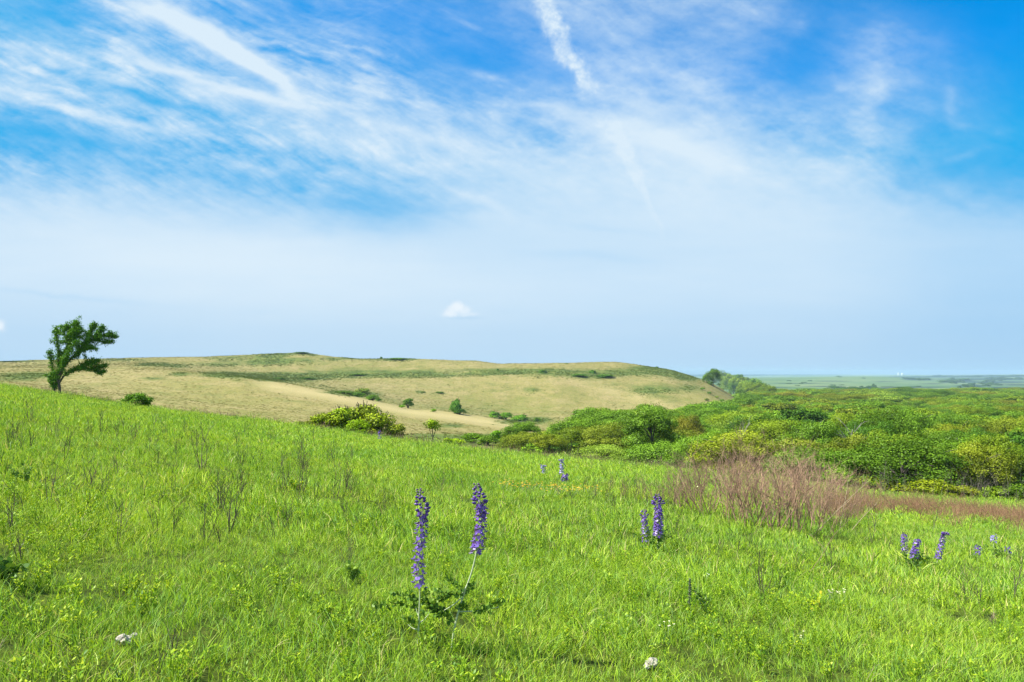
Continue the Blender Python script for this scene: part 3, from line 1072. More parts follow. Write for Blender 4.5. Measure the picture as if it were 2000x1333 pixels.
def tree_spots():
    rg = np.random.default_rng(101)
    out, Y, row = [], 58.0, 0
    while Y < 960:
        sp = 6.6 + .034 * (Y - 58)
        pxs = 1010 + rg.uniform(0, 1) * sp / Y * F
        while pxs < 2180:
            yy = Y + rg.normal(0, sp * .22)
            px = pxs + rg.normal(0, .16) * sp / Y * F
            if wood_n(px) <= yy + sp * .4 and yy <= wood_f(px):
                out.append([px, yy, row, sp])
            pxs += sp / Y * F * rg.uniform(.85, 1.2)
        Y += sp * .86
        row += 1
    return out


spots = tree_spots()
rg = np.random.default_rng(102)
trees = []
for px, Y, row, sp in spots:
    front = Y - float(wood_n(px))
    hgt = np.interp(front, [0, 10, 25, 60], [5.6, 7.2, 8.4, 8.6]) * rg.uniform(.72, 1.24)
    k = int(rg.choice(len(WOOD), p=np.array(WOOD_W) / sum(WOOD_W)))
    wid = max(sp * .57, 2.9) / 3.0 * rg.uniform(.8, 1.22)
    if Y > 200:
        hgt *= np.interp(Y, [200, 600], [1.05, 1.25])
    trees.append(dict(px=px, Y=Y, row=row, h=hgt, w=wid, sink=float(np.interp(front, [0, 14, 30], [.26, .2, .05])), col=k, pr=int(rg.integers(6)) if Y < 150 else int(rg.integers(9))))
# trees climbing the end of the straw hill
for (px, py, hp) in [(1392, 757, 24), (1408, 762, 28), (1424, 768, 26), (1440, 772, 24), (1452, 780, 24), (1466, 783, 24), (1478, 787, 24), (1432, 775, 18), (1492, 790, 22), (1446, 786, 16), (1462, 792, 18), (1480, 797, 20), (1382, 752, 12), (1500, 792, 26), (1470, 778, 26), (1455, 773, 26), (1441, 768, 24), (1488, 784, 26), (1416, 762, 22)]:
    p = hit(px, py - 3, 400)
    hp *= 1.3
    trees.append(dict(px=px, Y=p.y, row=-1, sink=.25, h=hp / F * p.y * 1.5, w=max(hp, 20) / F * p.y / 6.0 * 1.15, col=int(rg.choice([1, 1, 2, 0, 0])), pr=int(rg.integers(9))))
# special: the big dark round tree and its neighbours
SPECIAL = [
    (1272, 92, 9.6, 1.45, 2, 0, 'broad deep green round tree standing tallest at the left of the wood'),
    (1180, 84, 4.6, 1.15, 5, 2, 'low pale yellow-green round tree left of the big deep green one'),
    (1335, 112, 9.2, 1.05, 6, 3, 'brownish olive tree right behind the big deep green round one'),
    (1070, 100, 4.4, .9, 7, 4, 'low golden bush-like tree at the left tip of the wood'),
    (1890, 104, 7.6, 1.3, 4, 5, 'very dark green tree amid yellower ones on the right'),
    (1985, 84, 7.2, 1.3, 4, 6, 'dark blue-green tree at the right edge of the wood'),
    (1500, 72, 5.0, .9, 5, 7, 'pale whitish-green small tree just above the pink thicket'),
]
for (px, Y, h, w, c, pr, lab) in SPECIAL:
    trees = [t for t in trees if not (abs(t['px'] - px) < F / Y * 2.6 and abs(t['Y'] - Y) < 5) and not (abs(t['px'] - px) < F / Y * 2.0 and Y - 16 < t['Y'] < Y and t['Y'] > 50)]
    trees.append(dict(px=px, Y=Y, row=-2, h=h, w=w, col=c, pr=pr, lab=lab))
for t in trees:
    if t['row'] >= 0 and t['px'] < 1130:   # the wood tails off low at its left tip
        t['h'] *= float(np.interp(t['px'], [1010, 1130], [.55, .9]))
        t['w'] *= float(np.interp(t['px'], [1010, 1130], [.75, 1.0]))
        t['sink'] = .2
inview = [t for t in trees if t['px'] < 2060]
inview.sort(key=lambda t: (t['Y'] if t['row'] >= 0 else 10))
solo = inview[:296]
rest = inview[296:] + [t for t in trees if t['px'] >= 2060]
bykey = {}
for t in sorted(solo, key=lambda t: t['px']):
    bykey.setdefault(t['row'], []).append(t)
FORM = ['domed', 'rounded', 'broad', 'lopsided', 'bushy', 'spreading', 'rounded', 'clumpy', 'broad']
G_WOOD = 'trees of the valley wood'
first = {}
for row, ts in bykey.items():
    for i, t in enumerate(ts):
        cname, cval = WOOD[t['col']]
        if 'lab' in t:
            lab = t['lab']
        elif row == -1:
            lab = '%s %s tree climbing the hill end, %s from the left of its line' % (cname, FORM[t['pr']], ORD[i])
        else:
            lab = '%s %s tree, %s from the left in the %s row of the wood' % (cname, FORM[t['pr']], ORD[i], ORD[row])
        t['label'] = lab
        p = at(t['px'], t['Y'])
        p.z -= t.get('sink', 0) * t['h']
        s = (t['w'], t['w'], t['h'] / 7.0)
        v = rg.uniform(.86, 1.14)
        color = (cval[0] * v, cval[1] * v, cval[2] * v, 1)
        rz = rg.uniform(0, 6.28)
        k = t['pr']
        if k not in first:
            o = empty('broadleaf_tree', p, lab, 'tree', G_WOOD, rz)
            cr = link('crown', PROTO[k][0], o)
            tr = link('trunk', PROTO[k][1], o)
            o.scale = s
            cr.color = color
            cr['tinted'] = 1
            KIDS[o.name] = [cr, tr]
            first[k] = o
        else:
            dup(first[k], p, rz, s, lab, G_WOOD, color=color)
for o in first.values():
    for c in KIDS[o.name]:
        if 'tinted' in c:
            del c['tinted']
# pale dead trees standing out of the wood
for (px, Y, h_, top, lab) in [(1660, 74, 6.2, 0, 'pale dead forked tree standing out of the green wood above the thicket end'), (1447, 84, 6.4, 0, 'slim pale dead trunk among the green crowns left of the thicket top'), (1590, 80, 5.6, 0, 'small bleached dead tree in the green crowns above the thicket')]:
    p = at(px, Y)
    mb = MB()
    rz_ = np.random.default_rng(int(px))
    C = curve_pts([[0, 0, -.2], [.1, 0, h_ * .4], [-.1, .1, h_ * .75], [.15, 0, h_]], 9)
    tube(mb, C, np.linspace(.11, .03, 9), 6, .5)
    for k_ in (5, 6, 7, 7):
        branch(mb, C[k_], np.array([rz_.normal(0, .8), rz_.normal(0, .3), .6]), 1.5, .045, rz_, 2, .1, .5, 4)
    o = mb.build('dead_tree', M_bark_pale)
    o.location = p
    tag(o, lab, 'dead tree')
# the far mass of the wood
seeds = []
for k in range(9):
    me = PROTO[k][0].copy()
    me.materials.clear()
    me.materials.append(M_leaf_far)
    seeds.append(me)
pts = [at(t['px'], t['Y']) for t in rest]
scatter('woodland', [tuple(p) for p in pts], [(0, 0, rg.uniform(0, 6.28)) for t in rest], [(t['w'], t['w'], t['h'] / 7.0) for t in rest], seeds, [t['pr'] for t in rest],
        'far treetops of the valley wood running together')

# ------------------------------------------------------------------ windswept tree
WT = at(117, 56.5)
wy = WT.y


def wpt(px, py, dy=0.0):
    u, s_ = ray(px, py)
    return np.array([u * wy - WT.x, dy, EYE + s_ * wy - WT.z])


rgW = np.random.default_rng(8)
limbs = [  # points (px, row, depth) , start radius
    ([(118, 776, 0), (116, 755, 0), (113, 738, .05), (114, 720, .1), (113, 700, .1), (112, 680, .1), (108, 658, .1), (108, 640, .1)], .105),
    ([(106, 772, .1), (105, 758, .1), (108, 744, .1), (101, 722, .15), (95, 700, .2), (93, 688, .2)], .07),
    ([(104, 760, .1), (99, 745, .1), (97, 733, .1)], .03),
    ([(115, 740, 0), (125, 718, -.1), (134, 696, -.2), (140, 672, -.3), (140, 650, -.3), (136, 636, -.3)], .10),
    ([(128, 712, -.1), (143, 695, .2), (160, 675, .3), (180, 662, .4), (198, 656, .4), (214, 650, .4)], .08),
    ([(143, 695, .2), (160, 688, -.4), (175, 680, -.5), (190, 682, -.5)], .04),
    ([(160, 675, .3), (168, 655, .2), (180, 642, .1), (183, 633, .1)], .05),
    ([(140, 672, -.3), (152, 655, -.6), (160, 640, -.7), (158, 634, -.7)], .05),
    ([(180, 662, .4), (198, 668, .3), (214, 668, .3)], .03),
    ([(116, 748, 0), (128, 733, -.1), (145, 724, -.2), (162, 720, -.2), (182, 710, -.2), (196, 704, -.2)], .075),
    ([(162, 720, -.2), (182, 722, -.1), (195, 718, 0), (207, 714, 0)], .035),
    ([(182, 722, -.1), (195, 727, -.1), (205, 727, -.1)], .025),
    ([(113, 700, .1), (122, 680, .6), (128, 655, .8), (132, 640, .8)], .05),
    ([(125, 718, -.1), (135, 705, -.7), (150, 690, -1.0), (165, 668, -1.1)], .05),
    ([(145, 724, -.2), (160, 712, .3), (174, 704, .4)], .03),
    ([(180, 662, .4), (190, 648, .4), (196, 640, .3)], .025),
    ([(200, 655, .4), (210, 656, .6), (217, 658, .6)], .02),
]
wt = empty('windswept_tree', WT, 'lone windswept dark green tree leaning right on the meadow brow', 'tree')
tb, lbm = MB(), MB()
for pts_, r0 in limbs:
    P = np.array([wpt(a, b, c) for a, b, c in pts_])
    C = curve_pts(P, 4 * len(P))
    tube(tb, C, np.linspace(r0, r0 * .25, len(C)), 7, .45)
    # leafy spurs all along the limb except by the foot
    L = len(C)
    start = 8 if r0 == .105 else (5 if r0 in (.07, .075, .10) else 1)
    for i in range(start, L):
        f = i / L
        for j in range(10):
            d = rgW.normal(size=3) * np.array([1, 1, .8]) + np.array([.25, 0, .35])
            d /= np.linalg.norm(d)
            ln = rgW.uniform(.10, .32) * (1.0 if f > .2 else .7)
            tip = C[i] + d * ln + rgW.normal(0, .04, 3)
            k = 12
            cc = C[i] + (tip - C[i]) * rgW.uniform(.2, 1.1, (k, 1)) + rgW.normal(0, .055, (k, 3))
            V, Q = leaf_quads(cc, rgW.normal(size=(k, 3)) + [-.2, 0, .6], .085, rgW, 1.4)
            lbm.add(V, Q=Q, tint=np.repeat(np.clip(rgW.normal(.45, .2, k), 0, 1), 4))
# dense clumps in the heart of the crown
for (a, b, r_, n_) in [(150, 655, 30, 22), (172, 652, 18, 9), (190, 650, 12, 5), (180, 672, 14, 6), (130, 645, 12, 6), (160, 678, 16, 8), (122, 650, 8, 4), (150, 635, 14, 5), (205, 662, 10, 3), (138, 668, 20, 8), (128, 662, 14, 6), (165, 655, 20, 8), (186, 655, 13, 5), (112, 645, 6, 4), (150, 632, 14, 4), (185, 712, 16, 4), (112, 700, 8, 4), (140, 650, 22, 11), (150, 665, 20, 10), (160, 650, 18, 8), (128, 640, 10, 5), (145, 685, 18, 8), (130, 700, 12, 5), (120, 720, 9, 5), (172, 665, 16, 6), (165, 690, 12, 4), (150, 640, 14, 6), (185, 658, 12, 5), (148, 720, 10, 4), (168, 716, 10, 4), (112, 665, 7, 4), (105, 735, 8, 4)]:
    for i in range(n_):
        c = wpt(a + rgW.normal(0, r_ * .45), b + rgW.normal(0, r_ * .4), rgW.normal(0, .45))
        k = 60
        d = rgW.normal(size=(k, 3))
        d /= np.linalg.norm(d, axis=1, keepdims=True)
        V, Q = leaf_quads(c + d * rgW.uniform(.05, .24, (k, 1)), d + [-.1, 0, .5], .09, rgW, 1.4)
        lbm.add(V, Q=Q, tint=np.repeat(np.clip(rgW.normal(.45, .18, k) + rgW.normal(0, .1), 0, 1), 4))
M_wleaf = mat_leaf('windswept_leaf', [(0, (.035, .115, .008)), (.5, (.10, .25, .014)), (1, (.24, .43, .03))], transl=.2, gloss=.01, by=None)
tb.build('trunk', M_bark, wt)
lbm.build('crown', M_wleaf, wt)


# ------------------------------------------------------------------ bushes
def bush_mesh(seed, w, h, nl, per, leaf, openness=.4, vase=False, mat=M_leaf):
    """a bush one metre high and wide for scaling, with stems"""
    rg = np.random.default_rng(seed)
    mb = crown_mb(rg, w, h, h * .64 if not vase else h * 1.0, nl, per, leaf, .36, hollow=openness)
    st = MB()
    for i in range(9):
        a = rg.uniform(0, 6.28)
        e = np.array([math.cos(a) * w * rg.uniform(.3, .8), math.sin(a) * w * rg.uniform(.3, .8), h * rg.uniform(1.0, 1.75)])
        C = curve_pts([[0, 0, -.05], e * np.array([.35, .35, .45]), e], 6)
        tube(st, C, np.linspace(.03, .008, 6), 4, .5)
    return mb.mesh('foliage', mat), st.mesh('stems', M_bark)


BUSH = [bush_mesh(201, .5, .5, 24, 150, .07), bush_mesh(202, .55, .48, 28, 150, .065, .5), bush_mesh(203, .5, .5, 24, 90, .07, .6), bush_mesh(204, .42, .42, 20, 110, .07, .5, True)]


def put_bush(px, py, wpx, hpx, k, color, label, name='bush', cat='bush', group=None, Y=None, y0=60, parts=True, sink=0.0):
    p = at(px, Y) if Y else hit(px, py, y0)
    if Y:
        w, h = wpx / F * Y, hpx / F * Y
    else:
        w, h = wpx / F * p.y, hpx / F * p.y
    o = empty(name, p, label, cat, group, rz=random.Random(int(px * 7 + py)).uniform(0, 6.28))
    o.scale = (w, w, h)
    o.location.z -= sink * h
    f = link('foliage', BUSH[k][0], o)
    f.color = (*color, 1)
    if parts:
        link('stems', BUSH[k][1], o)
    return o


GR, DG, YG, OL, PG = (.75, 1.1, .6), (.5, .8, .55), (1.35, 1.35, .4), (1.0, .95, .7), (1.1, 1.25, 1.1)
put_bush(272, 798, 52, 38, 1, (.62, .95, .5), 'low rounded green bush on the brow right of the windswept tree', Y=54)
put_bush(797, 798, 28, 26, 3, (.62, .85, .6), 'green vase-shaped bush on the crest of the straw spur', y0=200)
put_bush(785, 797, 12, 8, 0, (.95, 1.35, .45), 'small light green bush at the left foot of the vase-shaped bush', y0=200)
put_bush(890, 808, 26, 38, 0, (.45, .8, .45), 'dark green upright bush alone on the straw hillside', y0=200)
put_bush(898, 810, 22, 14, 1, (.30, .55, .42), 'darkest low bush leaning against the upright hillside bush', y0=200)
put_bush(846, 805, 13, 8, 2, (.95, 1.3, .5), 'tiny light green bush between the vase-shaped and the upright bush', y0=200)
put_bush(728, 783, 24, 14, 1, (.7, 1.0, .5), 'green bush at the right end of the brush on the spur', y0=200)
put_bush(740, 784, 14, 8, 0, (.6, .9, .5), 'small bush hugging the spur crest beside a larger one', y0=200)
put_bush(708, 774, 32, 20, 2, (.95, .95, 1.0), 'greyish leafless-looking bush above the spur crest', y0=310)
put_bush(698, 776, 28, 12, 1, (.55, .85, .45), 'low dark green bush in front of the greyish one', y0=310)
put_bush(672, 772, 36, 8, 1, (.6, .8, .55), 'long low bush following the spur crest', y0=310)
put_bush(966, 817, 26, 18, 0, (.75, 1.15, .4), 'left bush of the three at the foot of the hill', y0=240)
put_bush(988, 820, 24, 18, 1, (.75, 1.15, .4), 'middle smaller bush of the three at the foot of the hill', y0=240)
put_bush(1016, 823, 38, 17, 0, (.65, 1.05, .4), 'right and widest bush of the three at the foot of the hill', y0=220)
put_bush(1050, 824, 16, 11, 0, (.6, .85, .6), 'small dull green bush left of the wood', y0=200)
put_bush(1018, 845, 60, 18, 1, (.55, .75, .4), 'low spreading green bush mass below the three hill bushes', y0=170)
put_bush(1121, 822, 52, 26, 0, (.42, .72, .42), 'dark green rounded tree rising behind the left of the wood', name='round_bush', Y=215)
put_bush(1155, 818, 50, 20, 1, (.70, .95, .65), 'lighter bush behind the left of the wood', Y=210)
put_bush(1045, 880, 66, 58, 0, (.85, 1.1, .4), 'large yellow-green bush at the left tip of the wood', Y=98)
put_bush(1075, 886, 44, 36, 1, (.62, .95, .4), 'mid green bush at the left tip of the wood', Y=95)
put_bush(1110, 890, 70, 70, 0, (.95, .98, .5), 'olive bush rising behind the golden one at the tip of the wood', Y=100)
# shrubs on the meadow brow in front of the straw hills
G_SH = 'yellow-green shrubs on the meadow brow'
for (px, w, h, k, c, Y, lab) in [(640, 60, 34, 2, (1.25, 1.2, .45), 54, 'left yellow-green shrub of the big brow clump'), (612, 36, 20, 2, (1.0, .9, .7), 55, 'smallest brownish shrub at the left end of the brow clump'),
                                 (675, 64, 46, 2, (1.15, 1.2, .5), 54.5, 'bright shrub in the brow clump beside the tallest'), (712, 62, 58, 2, (1.1, 1.0, .7), 55, 'tallest twiggy shrub of the brow clump'),
                                 (740, 66, 44, 2, (1.3, 1.2, .5), 54, 'golden-green shrub right of the tallest in the brow clump'), (770, 46, 30, 2, (1.15, 1.0, .7), 54, 'open twiggy shrub at the right end of the brow clump'),
                                 (700, 40, 26, 1, (1.35, 1.5, .35), 52, 'brightest low shrub in front of the brow clump'), (690, 70, 50, 2, (.95, .85, .75), 56, 'grey-green shrub at the back of the brow clump'),
                                 (586, 24, 14, 2, (.9, .9, .6), 54, 'tiny shrub left of the whole brow clump')]:
    put_bush(px, 0, w * 1.1, h * 1.5, k, c, lab, name='shrub', cat='shrub', group=G_SH, Y=Y)
for i, (px, h_, lab) in enumerate([(712, 62, 'bare grey twigs sticking out of the tallest brow shrub'), (690, 52, 'bare twigs behind the left part of the brow clump'), (632, 42, 'bare dark twigs at the left of the brow clump'), (765, 40, 'bare twigs among the right end of the brow clump')]):
    p = at(px, 55.2)
    o = link('dead_twig', dead_twig(rgT, h_ / F * 55 * 1.15, 8, .014, 2, .45, .3).mesh('dead_twig', M_twig_tan))
    o.location = p
    tag(o, lab, 'dead twig', 'bare twigs in the brow shrubs')
put_bush(805, 0, 12, 14, 1, (.7, .8, .5), 'tiny dark shrub between the brow clump and the small yellow tree', name='shrub', cat='shrub', Y=54)
# small yellow tree
p = at(845, 52)
yt = empty('small_tree', p, 'small yellow-green tree with a thin bare trunk on the brow', 'tree')
sc = 52 / F
yt.location = p
mb = crown_mb(np.random.default_rng(5), 15 * sc, 15 * sc, 38 * sc, 22, 50, .09, .42, hollow=.35)
f = mb.build('crown', M_leaf, yt)
f.color = (1.45, 1.5, .4, 1)
mb = MB()
tube(mb, [[0, 0, -.1], [.03, 0, 12 * sc], [0, 0, 30 * sc], [.02, 0, 45 * sc]], [.045, .035, .03, .01], 6)
tube(mb, [[.03, 0, 12 * sc], [-.1, .05, 22 * sc], [-.25, .05, 36 * sc]], [.03, .02, .01], 5)
tube(mb, [[.03, 0, 14 * sc], [.15, .05, 24 * sc], [.25, .05, 36 * sc]], [.03, .02, .01], 5)
mb.build('trunk', M_bark, yt)
put_bush(893, 0, 46, 26, 2, (1.4, 1.5, .35), 'bright yellow-green low shrub right of the small yellow tree', name='shrub', cat='shrub', Y=52)
put_bush(875, 0, 20, 24, 2, (1.3, 1.4, .4), 'narrow yellow shrub beside the bright low one', name='shrub', cat='shrub', Y=51)
put_bush(968, 868, 30, 36, 3, (.95, 1.4, .45), 'light green vase-shaped shrub in the hollow', name='shrub', cat='shrub', y0=75)
put_bush(952, 870, 38, 24, 1, (.7, .9, .6), 'dull green low shrub left of the light vase-shaped one', name='shrub', cat='shrub', y0=75)
put_bush(922, 864, 40, 22, 1, (.7, .95, .45), 'flat green shrub in the hollow behind the brow', name='shrub', cat='shrub', y0=75)
put_bush(1000, 872, 44, 28, 1, (.75, .9, .6), 'dull shrub in the hollow left of the wood', name='shrub', cat='shrub', y0=75)
rgS = np.random.default_rng(91)
G_FE = 'low shrubs along the front edge of the wood'
fe = [(1030, 34, 26, .9, 1.1, .45), (1062, 44, 30, 1.2, 1.1, .4), (1095, 50, 34, .7, .9, .45), (1130, 60, 36, 1.25, 1.2, .5), (1165, 46, 30, 1.4, 1.4, .9), (1205, 60, 40, 1.5, 1.45, 1.0), (1245, 50, 30, 1.1, 1.3, .4),
      (1300, 56, 34, 1.3, 1.15, .4), (1350, 56, 42, 1.0, 1.1, .45), (1400, 64, 44, 1.1, 1.25, .6), (1455, 56, 46, 1.3, 1.35, .9), (1510, 60, 44, .8, 1.1, .5), (1565, 60, 50, 1.2, 1.2, .5), (1630, 70, 50, .8, 1.1, .4),
      (1690, 66, 46, 1.3, 1.2, .4), (1750, 76, 52, 1.4, 1.2, .35), (1815, 74, 44, 1.2, 1.05, .4), (1880, 66, 36, 1.1, .9, .6), (1945, 66, 42, .7, .8, .4), (2000, 66, 46, .6, .8, .4)]
CN = lambda c: 'pale yellow-green' if c[2] > .85 else ('golden-green' if c[0] > 1.15 else ('mid green' if c[0] < .9 else 'yellow-green'))
for i, (px, w_, h_, r1, g1, b1) in enumerate(fe):
    put_bush(px, 0, w_, h_ * rgS.uniform(.85, 1.15), i % 3, (r1, g1, b1), '%s low shrub at the front edge of the wood, %s from the left' % (CN((r1, g1, b1)), ORD[i]), name='shrub', cat='shrub', group=G_FE,
             Y=float(wood_n(px)) - rgS.uniform(2.5, 5))
# skyline and terrace bushes
G_SK = 'small bushes on the far skyline'
for (px, py, w, h, k, c, lab) in [(745, 701, 6, 8, 3, DG, 'tiny forked bush on the hill skyline'), (776, 702, 34, 5, 1, GR, 'flat green bush lying on the skyline'), (1283, 719, 7, 6, 0, DG, 'left of three small bushes on the falling skyline'),
                                 (1298, 719, 8, 8, 0, (.5, .75, .6), 'middle pointed bush of three on the falling skyline'), (1319, 725, 11, 9, 2, OL, 'right grey bush of three on the falling skyline'),
                                 (590, 690, 26, 4, 1, DG, 'dark low bush on the highest point of the hill'), (520, 691, 40, 4, 1, DG, 'long dark bush left of the highest point'), (690, 700, 40, 4, 2, (.8, .9, .9), 'greyish bush strip on the skyline'),
                                 (1060, 728, 20, 11, 0, (.5, .75, .5), 'dark bush on the green terrace'), (1157, 729, 14, 12, 0, (.5, .85, .45), 'pointed bush standing on the green terrace'), (1130, 735, 30, 8, 1, DG, 'dark low bush on the terrace left of the pointed one'),
                                 (1180, 736, 34, 8, 1, DG, 'dark low bush on the terrace right of the pointed one'), (972, 724, 6, 7, 0, DG, 'single dark speck of a bush mid terrace'), (545, 741, 26, 6, 1, (.5, .7, .5), 'dark bush at the left of the green terrace'),
                                 (600, 741, 32, 7, 1, (.5, .7, .5), 'second dark bush along the green terrace'), (700, 733, 32, 6, 1, (.5, .7, .5), 'third dark bush along the green terrace'), (1107, 711, 6, 3, 0, DG, 'tiny bump of a bush on the right skyline'),
                                 (25, 707, 40, 3, 1, (.9, .8, .7), 'thin brown brush strip on the left skyline'), (858, 768, 16, 5, 1, (.55, .8, .5), 'small dark bush alone on the open slope'), (826, 767, 9, 4, 1, (.7, .8, .6), 'smaller bush on the open slope left of another')]:
    put_bush(px, py, w, h, k, c, lab, group=G_SK, y0=310, parts=False, sink=.25)
# dots of brush at the hill end, beside the climbing trees
for i, (px, py) in enumerate([(1400, 778), (1410, 785), (1385, 770), (1420, 792), (1432, 790), (1395, 790), (1405, 797), (1372, 762), (1440, 798), (1380, 783)]):
    put_bush(px, py, 9, 6, i % 3, [OL, GR, DG][i % 3], 'small scrub dot on the straw hill end, %s from the left' % ORD[[9, 10].index(i) if False else sorted([1400, 1410, 1385, 1420, 1432, 1395, 1405, 1372, 1440, 1380]).index(px)], name='scrub_bush', group='scrub dots at the hill end', y0=310, parts=False)

# far prairie trees and marks
rgD = np.random.default_rng(71)
far_list = []
for (cx, cy, sx, sy, n_, wd, hh) in [(1480, 763, 40, 3, 9, 12, 6), (1640, 760, 22, 3, 9, 14, 7), (1680, 759, 30, 2, 8, 14, 5), (1705, 757, 6, 1, 2, 10, 8), (1560, 750, 60, 6, 8, 10, 2.4), (1640, 737, 5, .5, 2, 8, 3), (1780, 757, 50, 1.5, 8, 18, 2.2),
                                  (1800, 743, 14, 2, 7, 12, 5), (1870, 746, 25, 4, 12, 14, 6), (1895, 755, 18, 3, 8, 12, 6), (1930, 752, 60, 4, 14, 14, 4), (1940, 742, 60, 3, 16, 16, 4), (1850, 737, 40, 1.5, 8, 18, 3), (1960, 736, 60, 1.5, 12, 18, 3),
                                  (1760, 740, 60, 1, 5, 8, 3), (1600, 764, 40, 2, 5, 10, 4), (1750, 764, 60, 2, 8, 12, 5)]:
    for i in range(n_):
        far_list.append((cx + rgD.normal(0, sx * .6), cy + rgD.normal(0, sy * .6), wd * rgD.uniform(.6, 1.3), hh * rgD.uniform(.7, 1.2)))
far_list.sort()
for i, (px, py, w, h) in enumerate(far_list):
    if px > 2090 or px < 1450:
        continue
    p = hit(px, py, 1000)
    if p.y > 11000:
        continue
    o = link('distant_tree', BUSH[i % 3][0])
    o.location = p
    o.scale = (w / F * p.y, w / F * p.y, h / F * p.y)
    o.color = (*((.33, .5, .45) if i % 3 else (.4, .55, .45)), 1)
    side = 'near edge' if py > 755 else ('middle' if py > 743 else 'far skyline')
    dens = 'dark tree clump' if w > 12 else 'small dark tree'
    tag(o, '%s at the %s of the hazy prairie, %s from %s' % (dens, side, ORD[i % 49], ['the left', 'the prairie middle', 'the right side', 'the right edge'][min(i // 49, 3)]), 'tree', 'trees dotting the far prairie')
# white far buildings and the pale pond
M_white = mat_simple('white_paint', (.8, .8, .8), .6, .05)
M_pond = mat_simple('pond_water', (.55, .6, .62), .15, .05)


def house(px, py, w, h, label):
    p = hit(px, py, 1000)
    k = p.y / F
    o = empty('farm_building', p, label, 'building', 'white buildings on the far horizon')
    a, b, c = w * k / 2, w * k * .35, h * k
    mb = MB()
    mb.add([(-a, -b, -3), (a, -b, -3), (a, b, -3), (-a, b, -3), (-a, -b, c), (a, -b, c), (a, b, c), (-a, b, c)], Q=[(0, 1, 5, 4), (1, 2, 6, 5), (2, 3, 7, 6), (3, 0, 4, 7)])
    mb.build('wall', M_white, o)
    mb = MB()
    e = a * .1
    mb.add([(-a - e, -b - e, c), (a + e, -b - e, c), (a + e, b + e, c), (-a - e, b + e, c), (-a, 0, c * 1.5), (a, 0, c * 1.5)], Q=[(0, 1, 5, 4), (2, 3, 4, 5), (0, 3, 2, 1)], T=[(0, 4, 3), (1, 2, 5)])
    mb.build('roof', M_white, o)


house(1755, 733, 3.5, 3.0, 'left white building far off on the prairie horizon')
house(1763, 733, 4.5, 2.6, 'right wider white building far off on the prairie horizon')
house(1650, 766, 3.0, 2.0, 'tiny white shed at the near edge of the prairie')
for (px, py, w, lab) in [(1740, 764, 30, 'pale pond strip left of another beyond the wood'), (1785, 764, 30, 'longer pale pond strip beyond the wood')]:
    p = hit(px, py, 1000)
    k = p.y / F
    mb = MB()
    a = np.linspace(0, 2 * math.pi, 24, endpoint=False)
    xs, ys = np.cos(a) * w * k * (1 + .15 * np.sin(3 * a)), np.sin(a) * 70 * (1 + .2 * np.sin(2 * a))
    zc = max(height(p.x + xs, p.y + ys).max(), p.z) + .3
    V = np.column_stack([xs, ys, np.zeros(24)])
    V = np.vstack([V, [[0, 0, 0]]])
    mb.add(V, T=[(i, (i + 1) % 24, 24) for i in range(24)])
    o = mb.build('water', M_pond)
    o.location = (p.x, p.y, zc)
    tag(o, lab, None, None, 'structure')

# ------------------------------------------------------------------ flowers
M_pet = {}


def mat_petal(name, lo, mid, hi):
    m, nt = new_mat(name)
    c = ramp(nt, attr(nt, 'tint').outputs['Fac'], [(0, lo), (.5, mid), (.9, hi), (1, (.62, .55, .75))])
    foliage_out(nt, c, .3, .05)
    return m


M_vio = mat_petal('violet_petal', (.085, .025, .24), (.20, .09, .55), (.34, .27, .80))
M_pale = mat_petal('pale_petal', (.20, .17, .50), (.34, .31, .68), (.52, .50, .80))
M_bud = mat_simple('bud', (.13, .09, .16), .7, .5)
M_stem = mat_simple('flower_stem', (.46, .52, .30), .7, .25)
M_dleaf = mat_leaf('indigo_leaf', [(0, (.03, .09, .015)), (.5, (.10, .21, .03)), (1, (.28, .42, .06))], transl=.3, gloss=.01, by=None)


def floret(mb, p, d, s, rg, tone):
    """pea flower: two-lobed banner, wings, pale keel"""
    d = d / np.linalg.norm(d)
    up = np.array([0, 0, 1.0])
    side = np.cross(d, up)
    side /= max(np.linalg.norm(side), 1e-6)
    u2 = np.cross(side, d)
    c = p + d * s * .55
    for sg in (-1, 1):
        V = [c, c + side * sg * s * .45 + u2 * s * .12, c + side * sg * s * .5 + u2 * s * .55 - d * s * .15, c + u2 * s * .62 - d * s * .1 + side * sg * s * .05]
        mb.add(V, Q=[(0, 1, 2, 3)], tint=np.clip(tone + rg.normal(0, .12), 0, .92))
        V = [p + d * s * .1, c + side * sg * s * .22 + d * s * .1, c + d * s * .55 + side * sg * s * .1 - u2 * s * .1, c - u2 * s * .25 + d * s * .15]
        mb.add(V, Q=[(0, 1, 2, 3)], tint=np.clip(tone + .2 + rg.normal(0, .15), 0, .95))
    V = [p, c - u2 * s * .1 + side * s * .08, c + d * s * .35 - u2 * s * .15, c - u2 * s * .1 - side * s * .08]
    mb.add(V, Q=[(0, 1, 2, 3)], tint=1.0 if rg.uniform() < .3 else .8)


def spindle(mb, p, d, L, r, tint):
    d = d / np.linalg.norm(d)
    tube(mb, [p, p + d * L * .25, p + d * L * .6, p + d * L], [r * .3, r, r * .9, r * .1], 5, tint)


